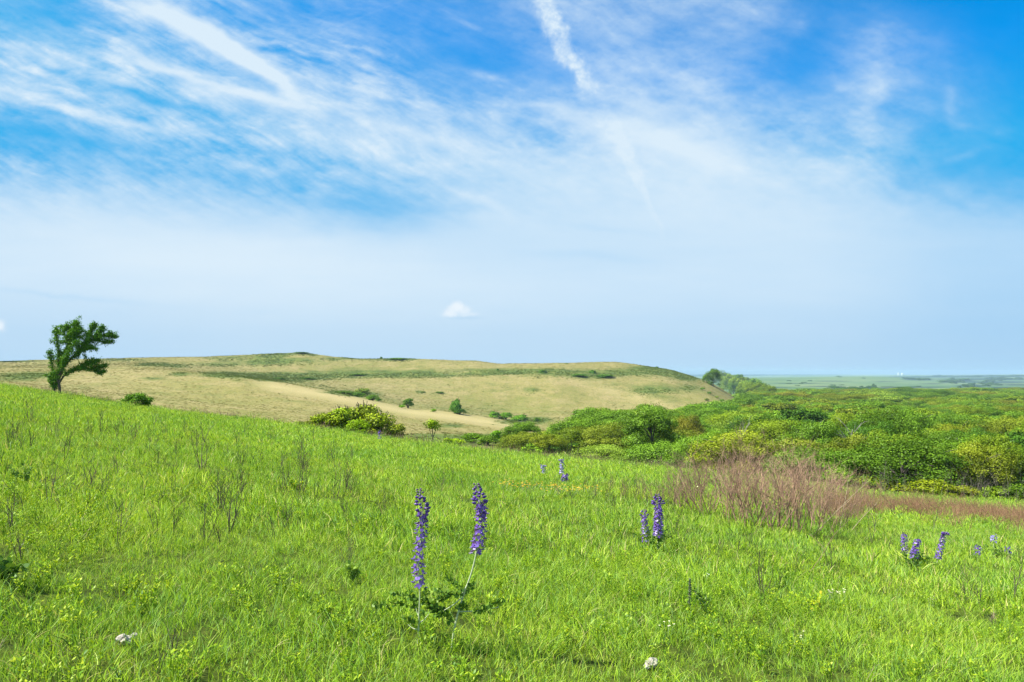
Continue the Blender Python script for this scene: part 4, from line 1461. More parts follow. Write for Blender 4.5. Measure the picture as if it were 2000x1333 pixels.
def leaf_spray(mb, p, d, L, rg, n=7, leaf=.035, tint=.4):
    """thin shoot with rounded trefoil leaves"""
    for j in range(n):
        t = (j + .6) / n
        q = p + d * L * t + rg.normal(0, .006, 3)
        for k in range(3):
            o_ = rg.normal(size=3) + np.array([0, 0, .3])
            o_ /= np.linalg.norm(o_)
            C = (q + o_ * leaf * .55)[None]
            sd = np.cross(o_, rg.normal(size=3))
            sd /= np.linalg.norm(sd)
            a = leaf * rg.uniform(.7, 1.25)
            V = [q, q + o_ * a * .35 + sd * a * .28, q + o_ * a * .8 + sd * a * .25, q + o_ * a, q + o_ * a * .8 - sd * a * .25, q + o_ * a * .35 - sd * a * .28]
            mb.add(V, Q=[(0, 1, 2, 3), (0, 3, 4, 5)], tint=np.clip(tint + rg.normal(0, .22), 0, 1))


def spike_plant(name, path, fr, seed, label, W, n_flor, fs, mat=M_vio, sprays=(), branches=(), group=None, leaves=0, stem_r=.008, sparse=True, dens_w=1.0):
    """path: list of (px,row) from foot to tip; fr=(t0,t1,t2): full flowers t0..t1, loose buds t1..t2"""
    rg = np.random.default_rng(seed)
    base = hit(*path[0])
    Y = base.y
    P = []
    for (a, b) in path:
        u, s_ = ray(a, b)
        P.append((u * Y - base.x, 0, EYE + s_ * Y - base.z))
    P[0] = (0, 0, -.03)
    C = curve_pts(P, 40)
    o = empty(name, base, label, 'wildflower', group)
    mb = MB()
    tube(mb, C, np.concatenate([np.linspace(stem_r, stem_r * .7, 20), np.linspace(stem_r * .7, stem_r * .25, 20)]), 6, .5)

    def cp(t):
        k = min(max(t, 0), 1) * 39
        i = min(int(k), 38)
        return C[i] + (C[i + 1] - C[i]) * (k - i)
    for (ta, (bx, by)) in branches:
        u, s_ = ray(bx, by)
        e = np.array([u * Y - base.x, rg.normal(0, .06), EYE + s_ * Y - base.z])
        b0 = cp(ta)
        tube(mb, curve_pts([b0, (b0 + e) / 2 + [0, 0, -.01], e], 6), np.linspace(stem_r * .7, stem_r * .35, 6), 5, .6)
    mb.build('stem', M_stem, o)
    fl, bd = MB(), MB()
    t0, t1, t2 = fr
    tube(fl, [cp(t0 + (t1 - t0) * q_) for q_ in np.linspace(0, 1, 8)], .004, 4, .3)
    for i in range(n_flor):
        t = t0 + (t1 - t0) * (i + rg.uniform(-.3, .3)) / n_flor
        a = i * 2.4 + rg.normal(0, .3)
        d = np.array([math.cos(a), math.sin(a), rg.uniform(-.05, .45)])
        q = cp(t)
        w = W * (1.0 - .35 * (t - t0) / max(t1 - t0, .01)) * rg.uniform(.7, 1.1)
        floret(fl, q + d * w * .35, d, fs * rg.uniform(.8, 1.2), rg, .5 - .25 * (t - t0) / (t1 - t0) + rg.normal(0, .06))
        tube(bd, [q, q + d * w * .4], [.0015, .0015], 3, .5)
    nb = max(4, int(n_flor * .38))
    if t2 > t1:
        for i in range(nb):
            t = t1 + (t2 - t1) * ((i + .5) / nb) ** 1.0
            a = i * 2.4 + rg.normal(0, .5)
            f = 1 - .75 * (t - t1) / (t2 - t1)
            d = np.array([math.cos(a), math.sin(a), rg.uniform(0, .4)])
            q = cp(t)
            L = fs * (1.0 * f + .2)
            ped = W * .5 * f
            tube(bd, [q, q + d * ped], [.0015, .0012], 3, .6)
            if f > .45:
                spindle(fl, q + d * ped, d + [0, 0, .1], L, fs * .3, .18)
            else:
                spindle(bd, q + d * ped, d + [0, 0, .1], L, fs * .2, .5)
    fl.build('flower_spike', mat, o)
    bd.build('bud_stalks', M_bud, o)
    if sprays or leaves:
        lf = MB()
        for (a, b, a2, b2, n_) in sprays:
            u, s_ = ray(a, b)
            p0 = np.array([u * Y - base.x, rg.normal(0, .05), EYE + s_ * Y - base.z])
            u, s_ = ray(a2, b2)
            p1 = np.array([u * Y - base.x, rg.normal(0, .08), EYE + s_ * Y - base.z])
            dd = p1 - p0
            leaf_spray(lf, p0, dd / np.linalg.norm(dd), np.linalg.norm(dd), rg, int(n_ * 3.2), .031, .6)
        for i in range(leaves):
            a = rg.uniform(0, 6.28)
            L = rg.uniform(.12, .28)
            d = np.array([math.cos(a), math.sin(a), rg.uniform(.3, 1.2)])
            d /= np.linalg.norm(d)
            leaf_spray(lf, cp(rg.uniform(.05, .35)), d, L, rg, 8, .036, .35)
        lf.build('leaves', M_dleaf, o)
    return o


G_FL = 'blue wild indigo spikes in the meadow'
spike_plant('wild_indigo', [(816, 1262), (818, 1215), (820, 1160), (817, 1100), (824, 1040), (825, 1000), (818, 955)], (.36, .82, 1.0), 1,
            'tall violet-blue flower spike, left and straighter of the two nearest', .064, 72, .035,
            branches=[(.12, (796, 1222)), (.16, (836, 1204)), (.2, (812, 1190))],
            sprays=[(815, 1200, 800, 1165, 6), (822, 1180, 835, 1150, 5), (812, 1215, 790, 1205, 5), (800, 1185, 722, 1188, 8), (826, 1170, 860, 1200, 9), (810, 1175, 760, 1165, 6), (825, 1195, 850, 1175, 7)], group=G_FL)
spike_plant('wild_indigo', [(880, 1275), (888, 1225), (903, 1170), (922, 1115), (934, 1060), (940, 1010), (936, 975), (930, 945)], (.50, .80, 1.0), 2,
            'tall violet-blue flower spike, right and leaning one of the two nearest', .064, 72, .035,
            branches=[(.22, (975, 1187)), (.3, (868, 1190)), (.36, (900, 1160))],
            sprays=[(905, 1165, 925, 1140, 6), (895, 1190, 912, 1180, 5), (880, 1215, 862, 1205, 5), (880, 1165, 842, 1180, 9), (925, 1185, 960, 1180, 7), (900, 1160, 850, 1155, 8), (870, 1195, 850, 1200, 6), (950, 1180, 980, 1170, 6), (905, 1150, 870, 1140, 6)], group=G_FL)
# small leaf tangle between the two is part of them; mid-distance spikes
for (path, fr, sd, lab, W, nf, fs, lv, m) in [
    ([(1262, 1075), (1261, 1055), (1259, 1020), (1258, 995)], (.25, .8, 1.0), 3, 'slim violet spike, left of the pair before the thicket', .11, 34, .034, 3, M_vio),
    ([(1284, 1085), (1285, 1050), (1286, 1010), (1284, 966)], (.32, .84, 1.0), 4, 'fuller and taller violet spike, right of the pair before the thicket', .15, 74, .040, 9, M_vio),
    ([(1064, 932), (1062, 922), (1060, 910)], (.2, .95, 1.0), 5, 'tiny pale blue spike, leftmost of three far ones on the brow', .14, 18, .06, 0, M_pale),
    ([(1098, 935), (1097, 918), (1098, 898)], (.15, .9, 1.0), 6, 'tiny pale blue spike, tallest of three far ones on the brow', .15, 22, .06, 0, M_pale),
    ([(1103, 945), (1103, 938), (1104, 928)], (.2, 1.0, 1.0), 7, 'short deep violet flower head below the far pale spikes', .2, 16, .07, 2, M_vio),
    ([(1768, 1100), (1767, 1075), (1765, 1044)], (.4, 1.0, 1.0), 8, 'pale violet spike, left one above the dark leaf clump', .12, 30, .036, 0, M_vio),
    ([(1782, 1120), (1785, 1090), (1793, 1055)], (.45, 1.0, 1.0), 9, 'deep violet spike leaning right out of the dark leaf clump', .13, 42, .036, 16, M_vio),
    ([(1826, 1115), (1833, 1088), (1846, 1040)], (.42, .95, 1.0), 10, 'violet spike leaning strongly right, beside the dark leaf clump', .11, 44, .034, 2, M_vio),
    ([(1912, 1100), (1911, 1085), (1910, 1067)], (.5, 1.0, 1.0), 11, 'short violet flower head alone near the right edge', .13, 12, .04, 3, M_vio),
    ([(1942, 1090), (1941, 1070), (1940, 1046)], (.7, 1.0, 1.0), 12, 'whitish flower head above the short violet ones at right', .14, 10, .045, 3, M_pale),
    ([(1969, 1098), (1969, 1085), (1969, 1068)], (.6, 1.0, 1.0), 13, 'smallest violet flower head, nearest the right edge', .1, 7, .035, 5, M_vio),
    ([(741, 870), (741, 862), (741, 842)], (.6, 1.0, 1.0), 14, 'tiny blue spike at the foot of the brow shrubs', .12, 12, .06, 0, M_vio),
]:
    o = spike_plant('wild_indigo', path, fr, sd, lab, W * .85, int(nf * 1.7), fs * 1.05, m, group=G_FL, leaves=lv)

# dark leafy weed plants
def leaf_plant(name, px, py, seed, n_, L, label, leaf=.05, mat=M_dleaf, tint=.3, cat='plant'):
    rg = np.random.default_rng(seed)
    p = hit(px, py)
    o = empty(name, p, label, cat)
    lf, st = MB(), MB()
    for i in range(n_):
        a = rg.uniform(0, 6.28)
        d = np.array([math.cos(a) * rg.uniform(.1, .8), math.sin(a) * rg.uniform(.1, .8), 1])
        d /= np.linalg.norm(d)
        l_ = L * rg.uniform(.6, 1.1)
        tube(st, [np.zeros(3), d * l_ * .5, d * l_], [.004, .003, .0015], 4, .4)
        leaf_spray(lf, d * l_ * .25, d, l_ * .8, rg, 7, leaf, tint)
    st.build('stems', M_stem, o)
    lf.build('leaves', mat, o)
    return o


leaf_plant('leafy_weed', 12, 1145, 61, 6, .22, 'dark leafed weed at the left edge of the meadow', .055, tint=.45)
leaf_plant('leafy_weed', 1375, 1195, 62, 10, .22, 'dark green bushy weed right of the spiky seed plant', .03, tint=.5)
leaf_plant('leafy_weed', 45, 950, 63, 8, .3, 'dull green low weed under the windswept tree side', .05, tint=.6)
leaf_plant('leafy_weed', 688, 1140, 64, 8, .2, 'rich green grass-like weed clump left of the tall spikes', .04, tint=.9)
leaf_plant('leafy_weed', 1590, 1200, 65, 7, .2, 'yellowish leafy weed below the thicket, beside tiny cream flowers', .035, M_forb, .7)
leaf_plant('leafy_weed', 575, 965, 66, 8, .25, 'yellow-green leafy weed at the foot of fine dead stems', .05, M_forb, .6)
leaf_plant('leafy_weed', 1800, 1110, 67, 10, .28, 'dark leaf clump under the leaning violet spikes', .05)
leaf_plant('leafy_weed', 1950, 1095, 68, 9, .26, 'mid green leaf clump under the small violet heads', .045, tint=.75)
# spiky dark seed plant
p = hit(1350, 1205)
o = empty('seed_spike', p, 'dark narrow seed spike standing in front of the bushy weed', 'plant')
mb, st = MB(), MB()
k = p.y / F
H = 72 * k
tube(st, [[0, 0, 0], [-.01, 0, H * .5], [-.01, 0, H]], [.004, .003, .002], 5)
rg = np.random.default_rng(9)
for i in range(46):
    z = H * (.3 + .7 * i / 46)
    a = i * 2.4
    d = np.array([math.cos(a), math.sin(a), .9])
    spindle(mb, np.array([-.01, 0, z]), d, .035 * (1 - .5 * i / 46), .006, rg.uniform(.2, .8))
st.build('stem', M_stem, o)
mb.build('seed_head', mat_simple('seed', (.10, .13, .075), .8, .4), o)

# yellow and cream little flowers; white stones / blossom
M_yel = mat_simple('yellow_petal', (.62, .40, .03), .7, .3)
M_cream = mat_simple('cream_petal', (.80, .70, .50), .7, .15)
M_whitef = mat_simple('white_petal', (.85, .83, .80), .7, .1)


def blossom(px, py, n_, spread, fs, mat, label, name, seed, cat='wildflower', h=.16, group=None):
    rg = np.random.default_rng(seed)
    p = hit(px, py)
    o = empty(name, p, label, cat, group)
    st, fl = MB(), MB()
    for i in range(n_):
        e = np.array([rg.normal(0, spread), rg.normal(0, spread), h * rg.uniform(.8, 1.25)])
        tube(st, [[e[0] * .3, e[1] * .3, 0], e], [.0025, .0015], 3)
        for j in range(6):
            a = j * 1.047 + rg.uniform(0, .4)
            d = np.array([math.cos(a), math.sin(a), .35])
            sd = np.array([-math.sin(a), math.cos(a), 0])
            fl.add([e, e + d * fs * .6 + sd * fs * .3, e + d * fs, e + d * fs * .6 - sd * fs * .3], Q=[(0, 1, 2, 3)], tint=rg.uniform(.3, 1))
    st.build('stems', M_stem, o)
    fl.build('petals', mat, o)
    return o


G_Y = 'small yellow flower tufts behind the tall spikes'
for i, (px, py) in enumerate([(985, 960), (995, 963), (1020, 967), (1040, 963), (1072, 972), (1085, 968), (1110, 972), (1135, 972), (1150, 970), (1098, 968)]):
    blossom(px, py, 12, .16, .03, M_yel, 'small yellow flower tuft right of the tall spikes, %s from the left' % ORD[sorted([985, 995, 1020, 1040, 1072, 1085, 1110, 1135, 1150, 1098]).index(px)], 'yellow_flower', 300 + i, h=.2, group=G_Y)
for i, px in enumerate((1623, 1636, 1650)):
    blossom(px, 1178 - i, 5, .02, 0.012, M_cream, ['left', 'middle', 'right'][i] + ' one of three cream blossoms in a row below the thicket', 'cream_flower', 330 + i, h=.12)
blossom(1303, 1252, 6, .03, 0.010, M_cream, 'small cream blossom below the pair of violet spikes', 'cream_flower', 340, h=.12)
blossom(1820, 1190, 5, .02, 0.009, M_cream, 'faint cream blossom under the right hand violet spikes', 'cream_flower', 341, h=.12)
blossom(1565, 1268, 3, .015, 0.010, M_cream, 'single pinkish cream blossom low in the meadow', 'cream_flower', 342, h=.12)
blossom(1380, 1150, 4, .02, 0.009, M_whitef, 'two white dots of blossom on top of the bushy weed', 'white_flower', 343, h=.14)
# pale limestone half hidden in the grass
M_stone = mat_simple('limestone', (.42, .38, .32), .9, .15, 30)


def stone(px, py, r, seed, label):
    rg = np.random.default_rng(seed)
    p = hit(px, py)
    me = bpy.data.meshes.new('stone')
    import bmesh
    bm = bmesh.new()
    bmesh.ops.create_icosphere(bm, subdivisions=3, radius=1)
    off = rg.uniform(0, 50)
    for v in bm.verts:
        q = v.co
        nz = 1.3 * vnoise(np.array([q.x * 2.4 + off]), np.array([q.y * 1.6 + q.z * 2.1]), 3)[0] + .4 * vnoise(np.array([q.x * 4 + off]), np.array([q.y * 4 + q.z * 5]), 4)[0]
        v.co = Vector((q.x * 1.35, q.y, q.z * .7)) * r * (1 + 1.3 * nz)
    bm.to_mesh(me)
    bm.free()
    a = me.attributes.new('tint', 'FLOAT', 'POINT')
    a.data.foreach_set('value', rg.uniform(.3, .7, len(me.vertices)).astype(np.float32))
    me.materials.append(M_stone)
    o = link('stone', me)
    o.location = p + Vector((0, 0, r * .1 + .035))
    o.rotation_euler = (0, 0, rg.uniform(0, 6))
    tag(o, label, 'stone')


stone(240, 1262, .030, 2, 'larger pale stone of two in the grass at the low left')
stone(258, 1256, .018, 3, 'smaller pale stone of two in the grass at the low left')
stone(1270, 1308, .032, 1, 'pale limestone half hidden in grass at the bottom of the meadow')

# ------------------------------------------------------------------ haze
M_haze, nt = new_mat('haze')
v = N(nt, 'ShaderNodeVolumePrincipled')
v.inputs['Color'].default_value = (.46, .66, .86, 1)
v.inputs['Density'].default_value = 1.0e-4
v.inputs['Anisotropy'].default_value = 0
nt.links.new(v.outputs[0], nt.nodes.new('ShaderNodeOutputMaterial').inputs['Volume'])
zb, zt, rr_ = float(Hg.min()) - 1.0, float(Hg.max()) + 10, 12300
mb = MB()
mb.add([(-rr_, -rr_, zb), (rr_, -rr_, zb), (rr_, rr_, zb), (-rr_, rr_, zb), (-rr_, -rr_, zt), (rr_, -rr_, zt), (rr_, rr_, zt), (-rr_, rr_, zt)],
       Q=[(0, 3, 2, 1), (4, 5, 6, 7), (0, 1, 5, 4), (1, 2, 6, 5), (2, 3, 7, 6), (3, 0, 4, 7)])
hz = mb.build('haze', M_haze)
tag(hz, 'thin blue air fading the far prairie', None, None, 'stuff')

# ------------------------------------------------------------------ sky
SUN_AZ, SUN_EL = R(-94), R(49)
SKY_S = .06


def sky_blue(nt):
    """clear sky: Nishita, deepened to the photograph's strong blue, paler towards the land"""
    sky = N(nt, 'ShaderNodeTexSky', sky_type='NISHITA')
    sky.sun_disc = False
    sky.sun_elevation = SUN_EL
    sky.sun_rotation = SUN_AZ
    sky.altitude = 400
    sky.air_density = 1.0
    sky.dust_density = .6
    sky.ozone_density = 2.0
    b = mixc(nt, 1.0, sky.outputs[0], (.01, 1.17, 1.86), 'MULTIPLY')
    return sky, N(nt, 'ShaderNodeVectorMath', operation='MINIMUM', inp={0: b, 1: (9.0, 3.5, 7.2)}).outputs[0]


w = bpy.data.worlds.new('World')
SC.world = w
w.use_nodes = True
nt = w.node_tree
nt.nodes.clear()
sky, blue = sky_blue(nt)
# the light of the thin veil of cloud over the clear sky
c = mixc(nt, .55, blue, (6.0, 6.9, 7.9))
N(nt, 'ShaderNodeOutputWorld', inp={'Surface': N(nt, 'ShaderNodeBackground', inp={'Color': c, 'Strength': SKY_S}).outputs[0]})

# cirrus: how much cloud stands at each bearing and height (tenths, every 100 px across, 50 px down the sky)
COVER = [
    [.35, .15, .50, .70, .40, .30, .28, .26, .26, .26, .34, .60, .60, .50, .48, .42, .10, .12, .02, .00, .00],
    [.40, .25, .45, .60, .60, .40, .35, .28, .22, .30, .30, .50, .60, .42, .42, .46, .14, .40, .20, .04, .00],
    [.62, .50, .50, .58, .60, .62, .50, .46, .26, .20, .24, .40, .52, .40, .46, .25, .12, .56, .30, .08, .02],
    [.62, .62, .48, .62, .62, .62, .62, .52, .36, .20, .26, .32, .55, .52, .52, .30, .18, .60, .32, .18, .04],
    [.60, .62, .48, .44, .70, .76, .76, .72, .64, .50, .56, .64, .66, .70, .64, .42, .30, .64, .28, .20, .06],
    [.20, .34, .58, .62, .56, .66, .76, .78, .80, .76, .52, .48, .82, .82, .76, .64, .46, .62, .26, .20, .12],
    [.38, .26, .30, .38, .52, .58, .66, .74, .82, .82, .76, .74, .82, .88, .84, .76, .62, .60, .20, .18, .12],
    [.68, .60, .58, .56, .54, .50, .52, .52, .54, .76, .84, .84, .86, .90, .88, .84, .78, .72, .36, .14, .14],
    [.84, .82, .80, .76, .72, .68, .58, .42, .44, .76, .84, .84, .86, .90, .90, .88, .86, .80, .66, .60, .60],
    [.90, .92, .93, .93, .92, .90, .88, .84, .80, .82, .84, .84, .84, .87, .88, .88, .88, .82, .76, .72, .70],
    [.92, .93, .95, .96, .97, .97, .96, .94, .90, .86, .85, .84, .83, .84, .85, .86, .86, .82, .77, .72, .70],
    [.90, .90, .93, .95, .96, .95, .95, .94, .93, .91, .89, .88, .86, .86, .86, .86, .86, .80, .75, .70, .68],
    [.85, .87, .88, .90, .91, .91, .91, .91, .91, .90, .89, .88, .87, .86, .85, .84, .83, .78, .72, .68, .66],
    [.84, .85, .86, .87, .87, .88, .88, .88, .87, .87, .86, .85, .84, .84, .83, .82, .81, .76, .70, .66, .64],
    [.83, .84, .84, .85, .86, .86, .86, .86, .86, .85, .84, .84, .83, .82, .81, .80, .79, .75, .70, .66, .63],
]
azs = np.radians(np.concatenate([np.arange(-80, -36, .8), np.arange(-36, 36, .062), np.arange(36, 80.1, .8)]))
els = np.radians(np.concatenate([np.arange(-2.5, -.4, .5), np.arange(-.4, 28.5, .062), np.arange(28.5, 44, .6)]))
AZ, EL = np.meshgrid(azs, els, indexing='ij')
SX, SY, SZ = np.sin(AZ) * np.cos(EL), np.cos(AZ) * np.cos(EL), np.sin(EL)
c_, s_ = math.cos(PITCH), math.sin(PITCH)
dep = np.maximum(SY * c_ + SZ * s_, .05)
U, W_ = CX + F * SX / dep, CY - F * (-SY * s_ + SZ * c_) / dep
U, W_ = np.clip(U, -1500, 3500), np.clip(W_, -900, 900)


def fbm(x, y, oct_, seed, gain=.55):
    o, a_, t = 0, 1.0, 0
    for i in range(oct_):
        o = o + a_ * vnoise(x, y, seed + i * 7)
        t += a_
        a_ *= gain
        x, y = x * 2.03 + 11.3, y * 2.03 + 5.7
    return o / t * 2


def smooth_lookup(T, x, y):
    T = np.array(T)
    T = np.pad(T, ((2, 2), (2, 2)), mode='edge')
    x, y = np.clip(x, -1.4, T.shape[1] - 3.6) + 2, np.clip(y, -1.4, T.shape[0] - 3.6) + 2
    x, y = np.clip(x, 1, T.shape[1] - 2.001), np.clip(y, 1, T.shape[0] - 2.001)
    xi, yi = np.floor(x).astype(int), np.floor(y).astype(int)
    fx, fy = x - xi, y - yi

    def wts(f):   # cubic B-spline
        return [(1 - f) ** 3 / 6, (3 * f ** 3 - 6 * f ** 2 + 4) / 6, (-3 * f ** 3 + 3 * f ** 2 + 3 * f + 1) / 6, f ** 3 / 6]
    wx, wy = wts(fx), wts(fy)
    o = 0
    for i in range(4):
        for j in range(4):
            o = o + T[np.clip(yi + i - 1, 0, T.shape[0] - 1), np.clip(xi + j - 1, 0, T.shape[1] - 1)] * wy[i] * wx[j]
    return o


def rot(x, y, deg):
    a_ = math.radians(deg)
    return x * math.cos(a_) + y * math.sin(a_), -x * math.sin(a_) + y * math.cos(a_)


# the cover drifts and frays
wx_ = fbm(U / 170, W_ / 110, 5, 3) * 42 + fbm(U / 40, W_ / 22, 4, 13) * 9
wy_ = fbm(U / 170, W_ / 110, 5, 23) * 24 + fbm(U / 40, W_ / 22, 4, 33) * 5
Ux, Wy = U + wx_, W_ + wy_
cover = smooth_lookup(COVER, Ux / 100, Wy / 50) * 1.04


def bump(px, py, a_, b_, ang, s, x=None, y=None, pw=1.0):
    dx, dy = (Ux if x is None else x) - px, (Wy if y is None else y) - py
    p, q = rot(dx, dy, ang)
    return s * np.exp(-((p / a_) ** 2 + (q / b_) ** 2) ** pw)


Uf, Wf = U + fbm(U / 60, W_ / 40, 4, 43) * 10, W_ + fbm(U / 60, W_ / 40, 4, 53) * 8
for (px, py, a_, b_, ang, sg) in [
    (300, 25, 150, 22, 24, .34), (430, 85, 150, 24, 32, .40), (525, 145, 80, 14, 36, .30),
    (40, 95, 90, 10, 20, .26), (150, 120, 120, 9, 22, .16), (260, 100, 110, 12, 24, .22), (330, 140, 150, 10, 16, .26), (470, 185, 130, 8, 10, .20), (450, 170, 90, 6, 14, .14),
    (40, 160, 80, 9, 12, .16), (130, 215, 150, 9, 14, .18), (250, 240, 110, 7, 12, .20), (60, 185, 70, 7, 16, .14), (700, 95, 70, 6, 14, .22), (640, 120, 90, 5, 20, .14), (760, 150, 80, 6, 26, .14), (680, 170, 120, 6, 14, .12),
    (940, 150, 45, 9, 16, .20), (905, 45, 40, 7, 20, .10), (1100, 215, 80, 16, 12, .16), (1130, 245, 60, 14, 30, .16), (1280, 270, 110, 24, 20, .14), (1400, 300, 90, 30, 10, .10), (1240, 200, 60, 14, 25, .12), (1020, 205, 60, 8, 5, .14), (870, 215, 90, 10, 22, .12), (800, 255, 120, 10, 18, .10), (905, 378, 40, 9, 24, .14), (960, 400, 50, 10, 34, .06),
    (1720, 70, 30, 34, 0, .18), (1700, 180, 26, 70, 8, .16), (1470, 20, 60, 22, 20, .14), (1560, 45, 14, 9, 0, .2), (1860, 200, 12, 44, -8, .14), (1885, 245, 22, 8, 0, .12), (1880, 305, 60, 8, -18, .10), (1960, 260, 20, 14, 0, .10),
    (150, 270, 150, 12, 10, -.18), (320, 200, 120, 10, 14, -.22), (260, 178, 80, 7, 14, -.14), (740, 402, 110, 20, 6, -.12), (1055, 262, 60, 18, 28, -.20), (900, 410, 50, 10, 0, -.1), (130, 578, 170, 6, 6, -.07), (1130, 500, 130, 9, 4, -.05), (1180, 445, 90, 7, 6, -.04),
    (620, 80, 120, 8, 18, -.12), (900, 105, 70, 22, 10, -.10), (410, 250, 60, 12, 10, -.14), (620, 300, 90, 10, 25, -.08), (1560, 130, 50, 60, 0, -.08), (90, 30, 90, 14, 10, -.1)]:
    cover = cover + bump(px, py, a_, b_, ang, sg, Uf, Wf)

# long fibres: fine on the left, softer to the right
hi = np.clip((470 - W_) / 170, 0, 1)
left = np.clip((1150 - U) / 500, 0, 1)
tw = fbm(U / 260, W_ / 200, 3, 63) * 40
p, q = rot(U, W_ + tw, 17)
f1 = fbm(p / 110, q / 22, 6, 71, .6)
p, q = rot(U, W_ + tw * .6, 27)
f2 = fbm(p / 70, q / 8, 5, 81, .62)
f3 = fbm(p / 60 + .3 * f1, q / 26, 6, 91, .6)
f5 = fbm(U / 34 + .5 * f1, W_ / 16 + .5 * f3, 5, 97, .68)
f4 = fbm(U / 80, W_ / 42, 7, 95, .62)
mid = np.clip(cover * 1.6, .12, 1) * np.clip((1.12 - cover) * 1.8, .15, 1)
cover = cover + hi * mid * (left * 1.2 * (.28 * f1 + .18 * f2 + .24 * f3 + .20 * f4 + .16 * f5) + (1 - left) * (.14 * f1 + .28 * f4 + .16 * f3 + .13 * f5))
cover = cover + (1 - hi) * .035 * fbm(U / 260, W_ / 34, 5, 99)
cover = np.clip(cover, 0, 1.08)
# crumbling vapour trail
jx = U + fbm(U / 26, W_ / 26, 5, 103, .65) * 15
jy = W_ + fbm(U / 26, W_ / 26, 5, 113, .65) * 13
TR = [(1035, -30), (1062, 20), (1085, 62), (1108, 108), (1138, 148), (1158, 190), (1190, 250), (1228, 310), (1252, 360), (1280, 430), (1300, 480)]
TWd = [20, 21, 21, 19, 18, 24, 22, 15, 10, 7, 5]
TS = [.30, .42, .46, .44, .40, .08, .07, .08, .07, .03, .0]
best = np.zeros_like(U)
for i in range(len(TR) - 1):
    (x0, y0), (x1, y1) = TR[i], TR[i + 1]
    L2 = (x1 - x0) ** 2 + (y1 - y0) ** 2
    t = np.clip(((jx - x0) * (x1 - x0) + (jy - y0) * (y1 - y0)) / L2, 0, 1)
    d_ = np.hypot(jx - x0 - t * (x1 - x0), jy - y0 - t * (y1 - y0))
    wd = TWd[i] * (1 - t) + TWd[i + 1] * t
    sg = TS[i] * (1 - t) + TS[i + 1] * t
    best = np.maximum(best, sg * np.exp(-(d_ / wd) ** 4))
lump = fbm(U / 13, W_ / 13, 4, 123, .7)
trail = best * (1 + .7 * lump)
# thin high trail at the left
t = np.clip((U - 560) / 230, 0, 1)
d_ = np.abs((W_ - (92 - 92 * (U - 560) / 230)) * .93)
trail += .05 * np.exp(-(d_ / 2.5) ** 2) * ((U > 560) & (U < 800))
cover = np.clip(cover + trail, 0, 1.12)
# puffs of fair-weather cloud: body, and the shade under it
jx2, jy2 = U + fbm(U / 12, W_ / 12, 4, 133, .6) * 5, W_ + fbm(U / 12, W_ / 12, 4, 143, .6) * 4
puff = np.zeros_like(U)
for (px, py, a_, b_, sg) in [(879, 612, 16, 8, .9), (893, 600, 14, 11, 1.0), (905, 606, 14, 8, .7), (912, 614, 20, 5, .42), (885, 604, 12, 9, .9), (-3, 637, 14, 12, .9), (452, 660, 9, 6, .10), (528, 620, 14, 5, .06)]:
    puff = np.maximum(puff, bump(px, py, a_, b_, 0, sg, jx2, jy2, 1.8))
puff *= np.clip((624 - W_) / 5, 0, 1) * (U > 400) + (U < 400)
shade = bump(910, 622, 32, 3, 0, .30, jx2, jy2, 1.2) + bump(515, 612, 30, 7, 0, .05, jx2, jy2) + bump(893, 588, 22, 5, 0, .10, jx2, jy2)
fade = np.clip((np.radians(79) - np.abs(AZ)) / .3, 0, 1) * np.clip((np.radians(44) - EL) / .15, 0, 1)
cover = cover * fade + .55 ** (1 / 1.5) * (1 - fade)
RS = 15500.0
V = np.stack([SX * RS, SY * RS, SZ * RS + EYE], -1).reshape(-1, 3)
g = np.arange(AZ.size).reshape(AZ.shape)
Q = np.stack([g[:-1, :-1], g[:-1, 1:], g[1:, 1:], g[1:, :-1]], -1).reshape(-1, 4)
me = make_mesh('sky', V, [Q], smooth=True, col={'cover': cover.ravel(), 'puff': puff.ravel(), 'shade': shade.ravel()})
m, nt = new_mat('sky_with_cirrus')
sky, blue = sky_blue(nt)
gm = N(nt, 'ShaderNodeNewGeometry')
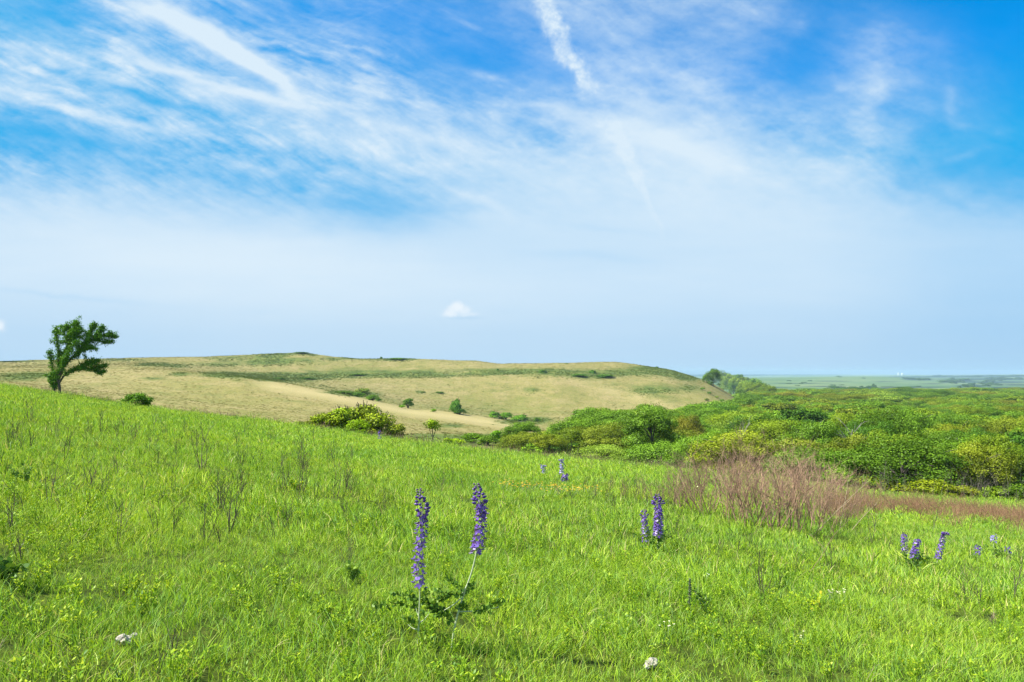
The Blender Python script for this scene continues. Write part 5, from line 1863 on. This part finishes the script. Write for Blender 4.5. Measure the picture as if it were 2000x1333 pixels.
dirn = N(nt, 'ShaderNodeVectorMath', operation='SUBTRACT', inp={0: gm.outputs['Position'], 1: (0, 0, EYE)})
dirn = N(nt, 'ShaderNodeVectorMath', operation='NORMALIZE', inp={0: dirn.outputs[0]})
nt.links.new(dirn.outputs[0], sky.inputs['Vector'])
zz_ = N(nt, 'ShaderNodeSeparateXYZ', inp={0: dirn.outputs[0]}).outputs[2]
cw = mth(nt, 'POWER', attr(nt, 'cover').outputs['Fac'], 1.5)
c = mixc(nt, mth(nt, 'MINIMUM', cw, 1.15), blue, (5.9, 7.1, 8.1))
hz_f = N(nt, 'ShaderNodeMapRange', inp={0: zz_, 1: 0.0, 2: .12, 3: .55, 4: 0.0}, interpolation_type='SMOOTHSTEP').outputs[0]
c = mixc(nt, hz_f, c, (3.6, 5.4, 7.25))
c = mixc(nt, attr(nt, 'shade').outputs['Fac'], c, (3.3, 5.2, 7.2))
c = mixc(nt, attr(nt, 'puff').outputs['Fac'], c, (7.0, 7.7, 8.3))
N(nt, 'ShaderNodeOutputMaterial', inp={'Surface': N(nt, 'ShaderNodeEmission', inp={'Color': c, 'Strength': SKY_S}).outputs[0]})
m.cycles.emission_sampling = 'NONE'
me.materials.append(m)
tag(link('sky', me), 'blue sky with streaked white cirrus', None, None, 'structure')

sd = bpy.data.lights.new('sun', 'SUN')
sd.energy = 4.8
sd.angle = R(.53)
sd.color = (1.0, .955, .88)
so = bpy.data.objects.new('sun', sd)
COL.objects.link(so)
S = Vector((math.sin(SUN_AZ) * math.cos(SUN_EL), math.cos(SUN_AZ) * math.cos(SUN_EL), math.sin(SUN_EL)))
so.rotation_euler = S.to_track_quat('Z', 'Y').to_euler()
so.location = (-40, -20, 60)

SC.view_settings.view_transform = 'Standard'
SC.view_settings.look = 'None'
SC.view_settings.gamma = 1
SC.view_settings.exposure = 1.0
SC.cycles.max_bounces = 6
SC.cycles.diffuse_bounces = 3
SC.cycles.transmission_bounces = 3
SC.cycles.glossy_bounces = 2
SC.cycles.transparent_max_bounces = 8
SC.cycles.volume_bounces = 1
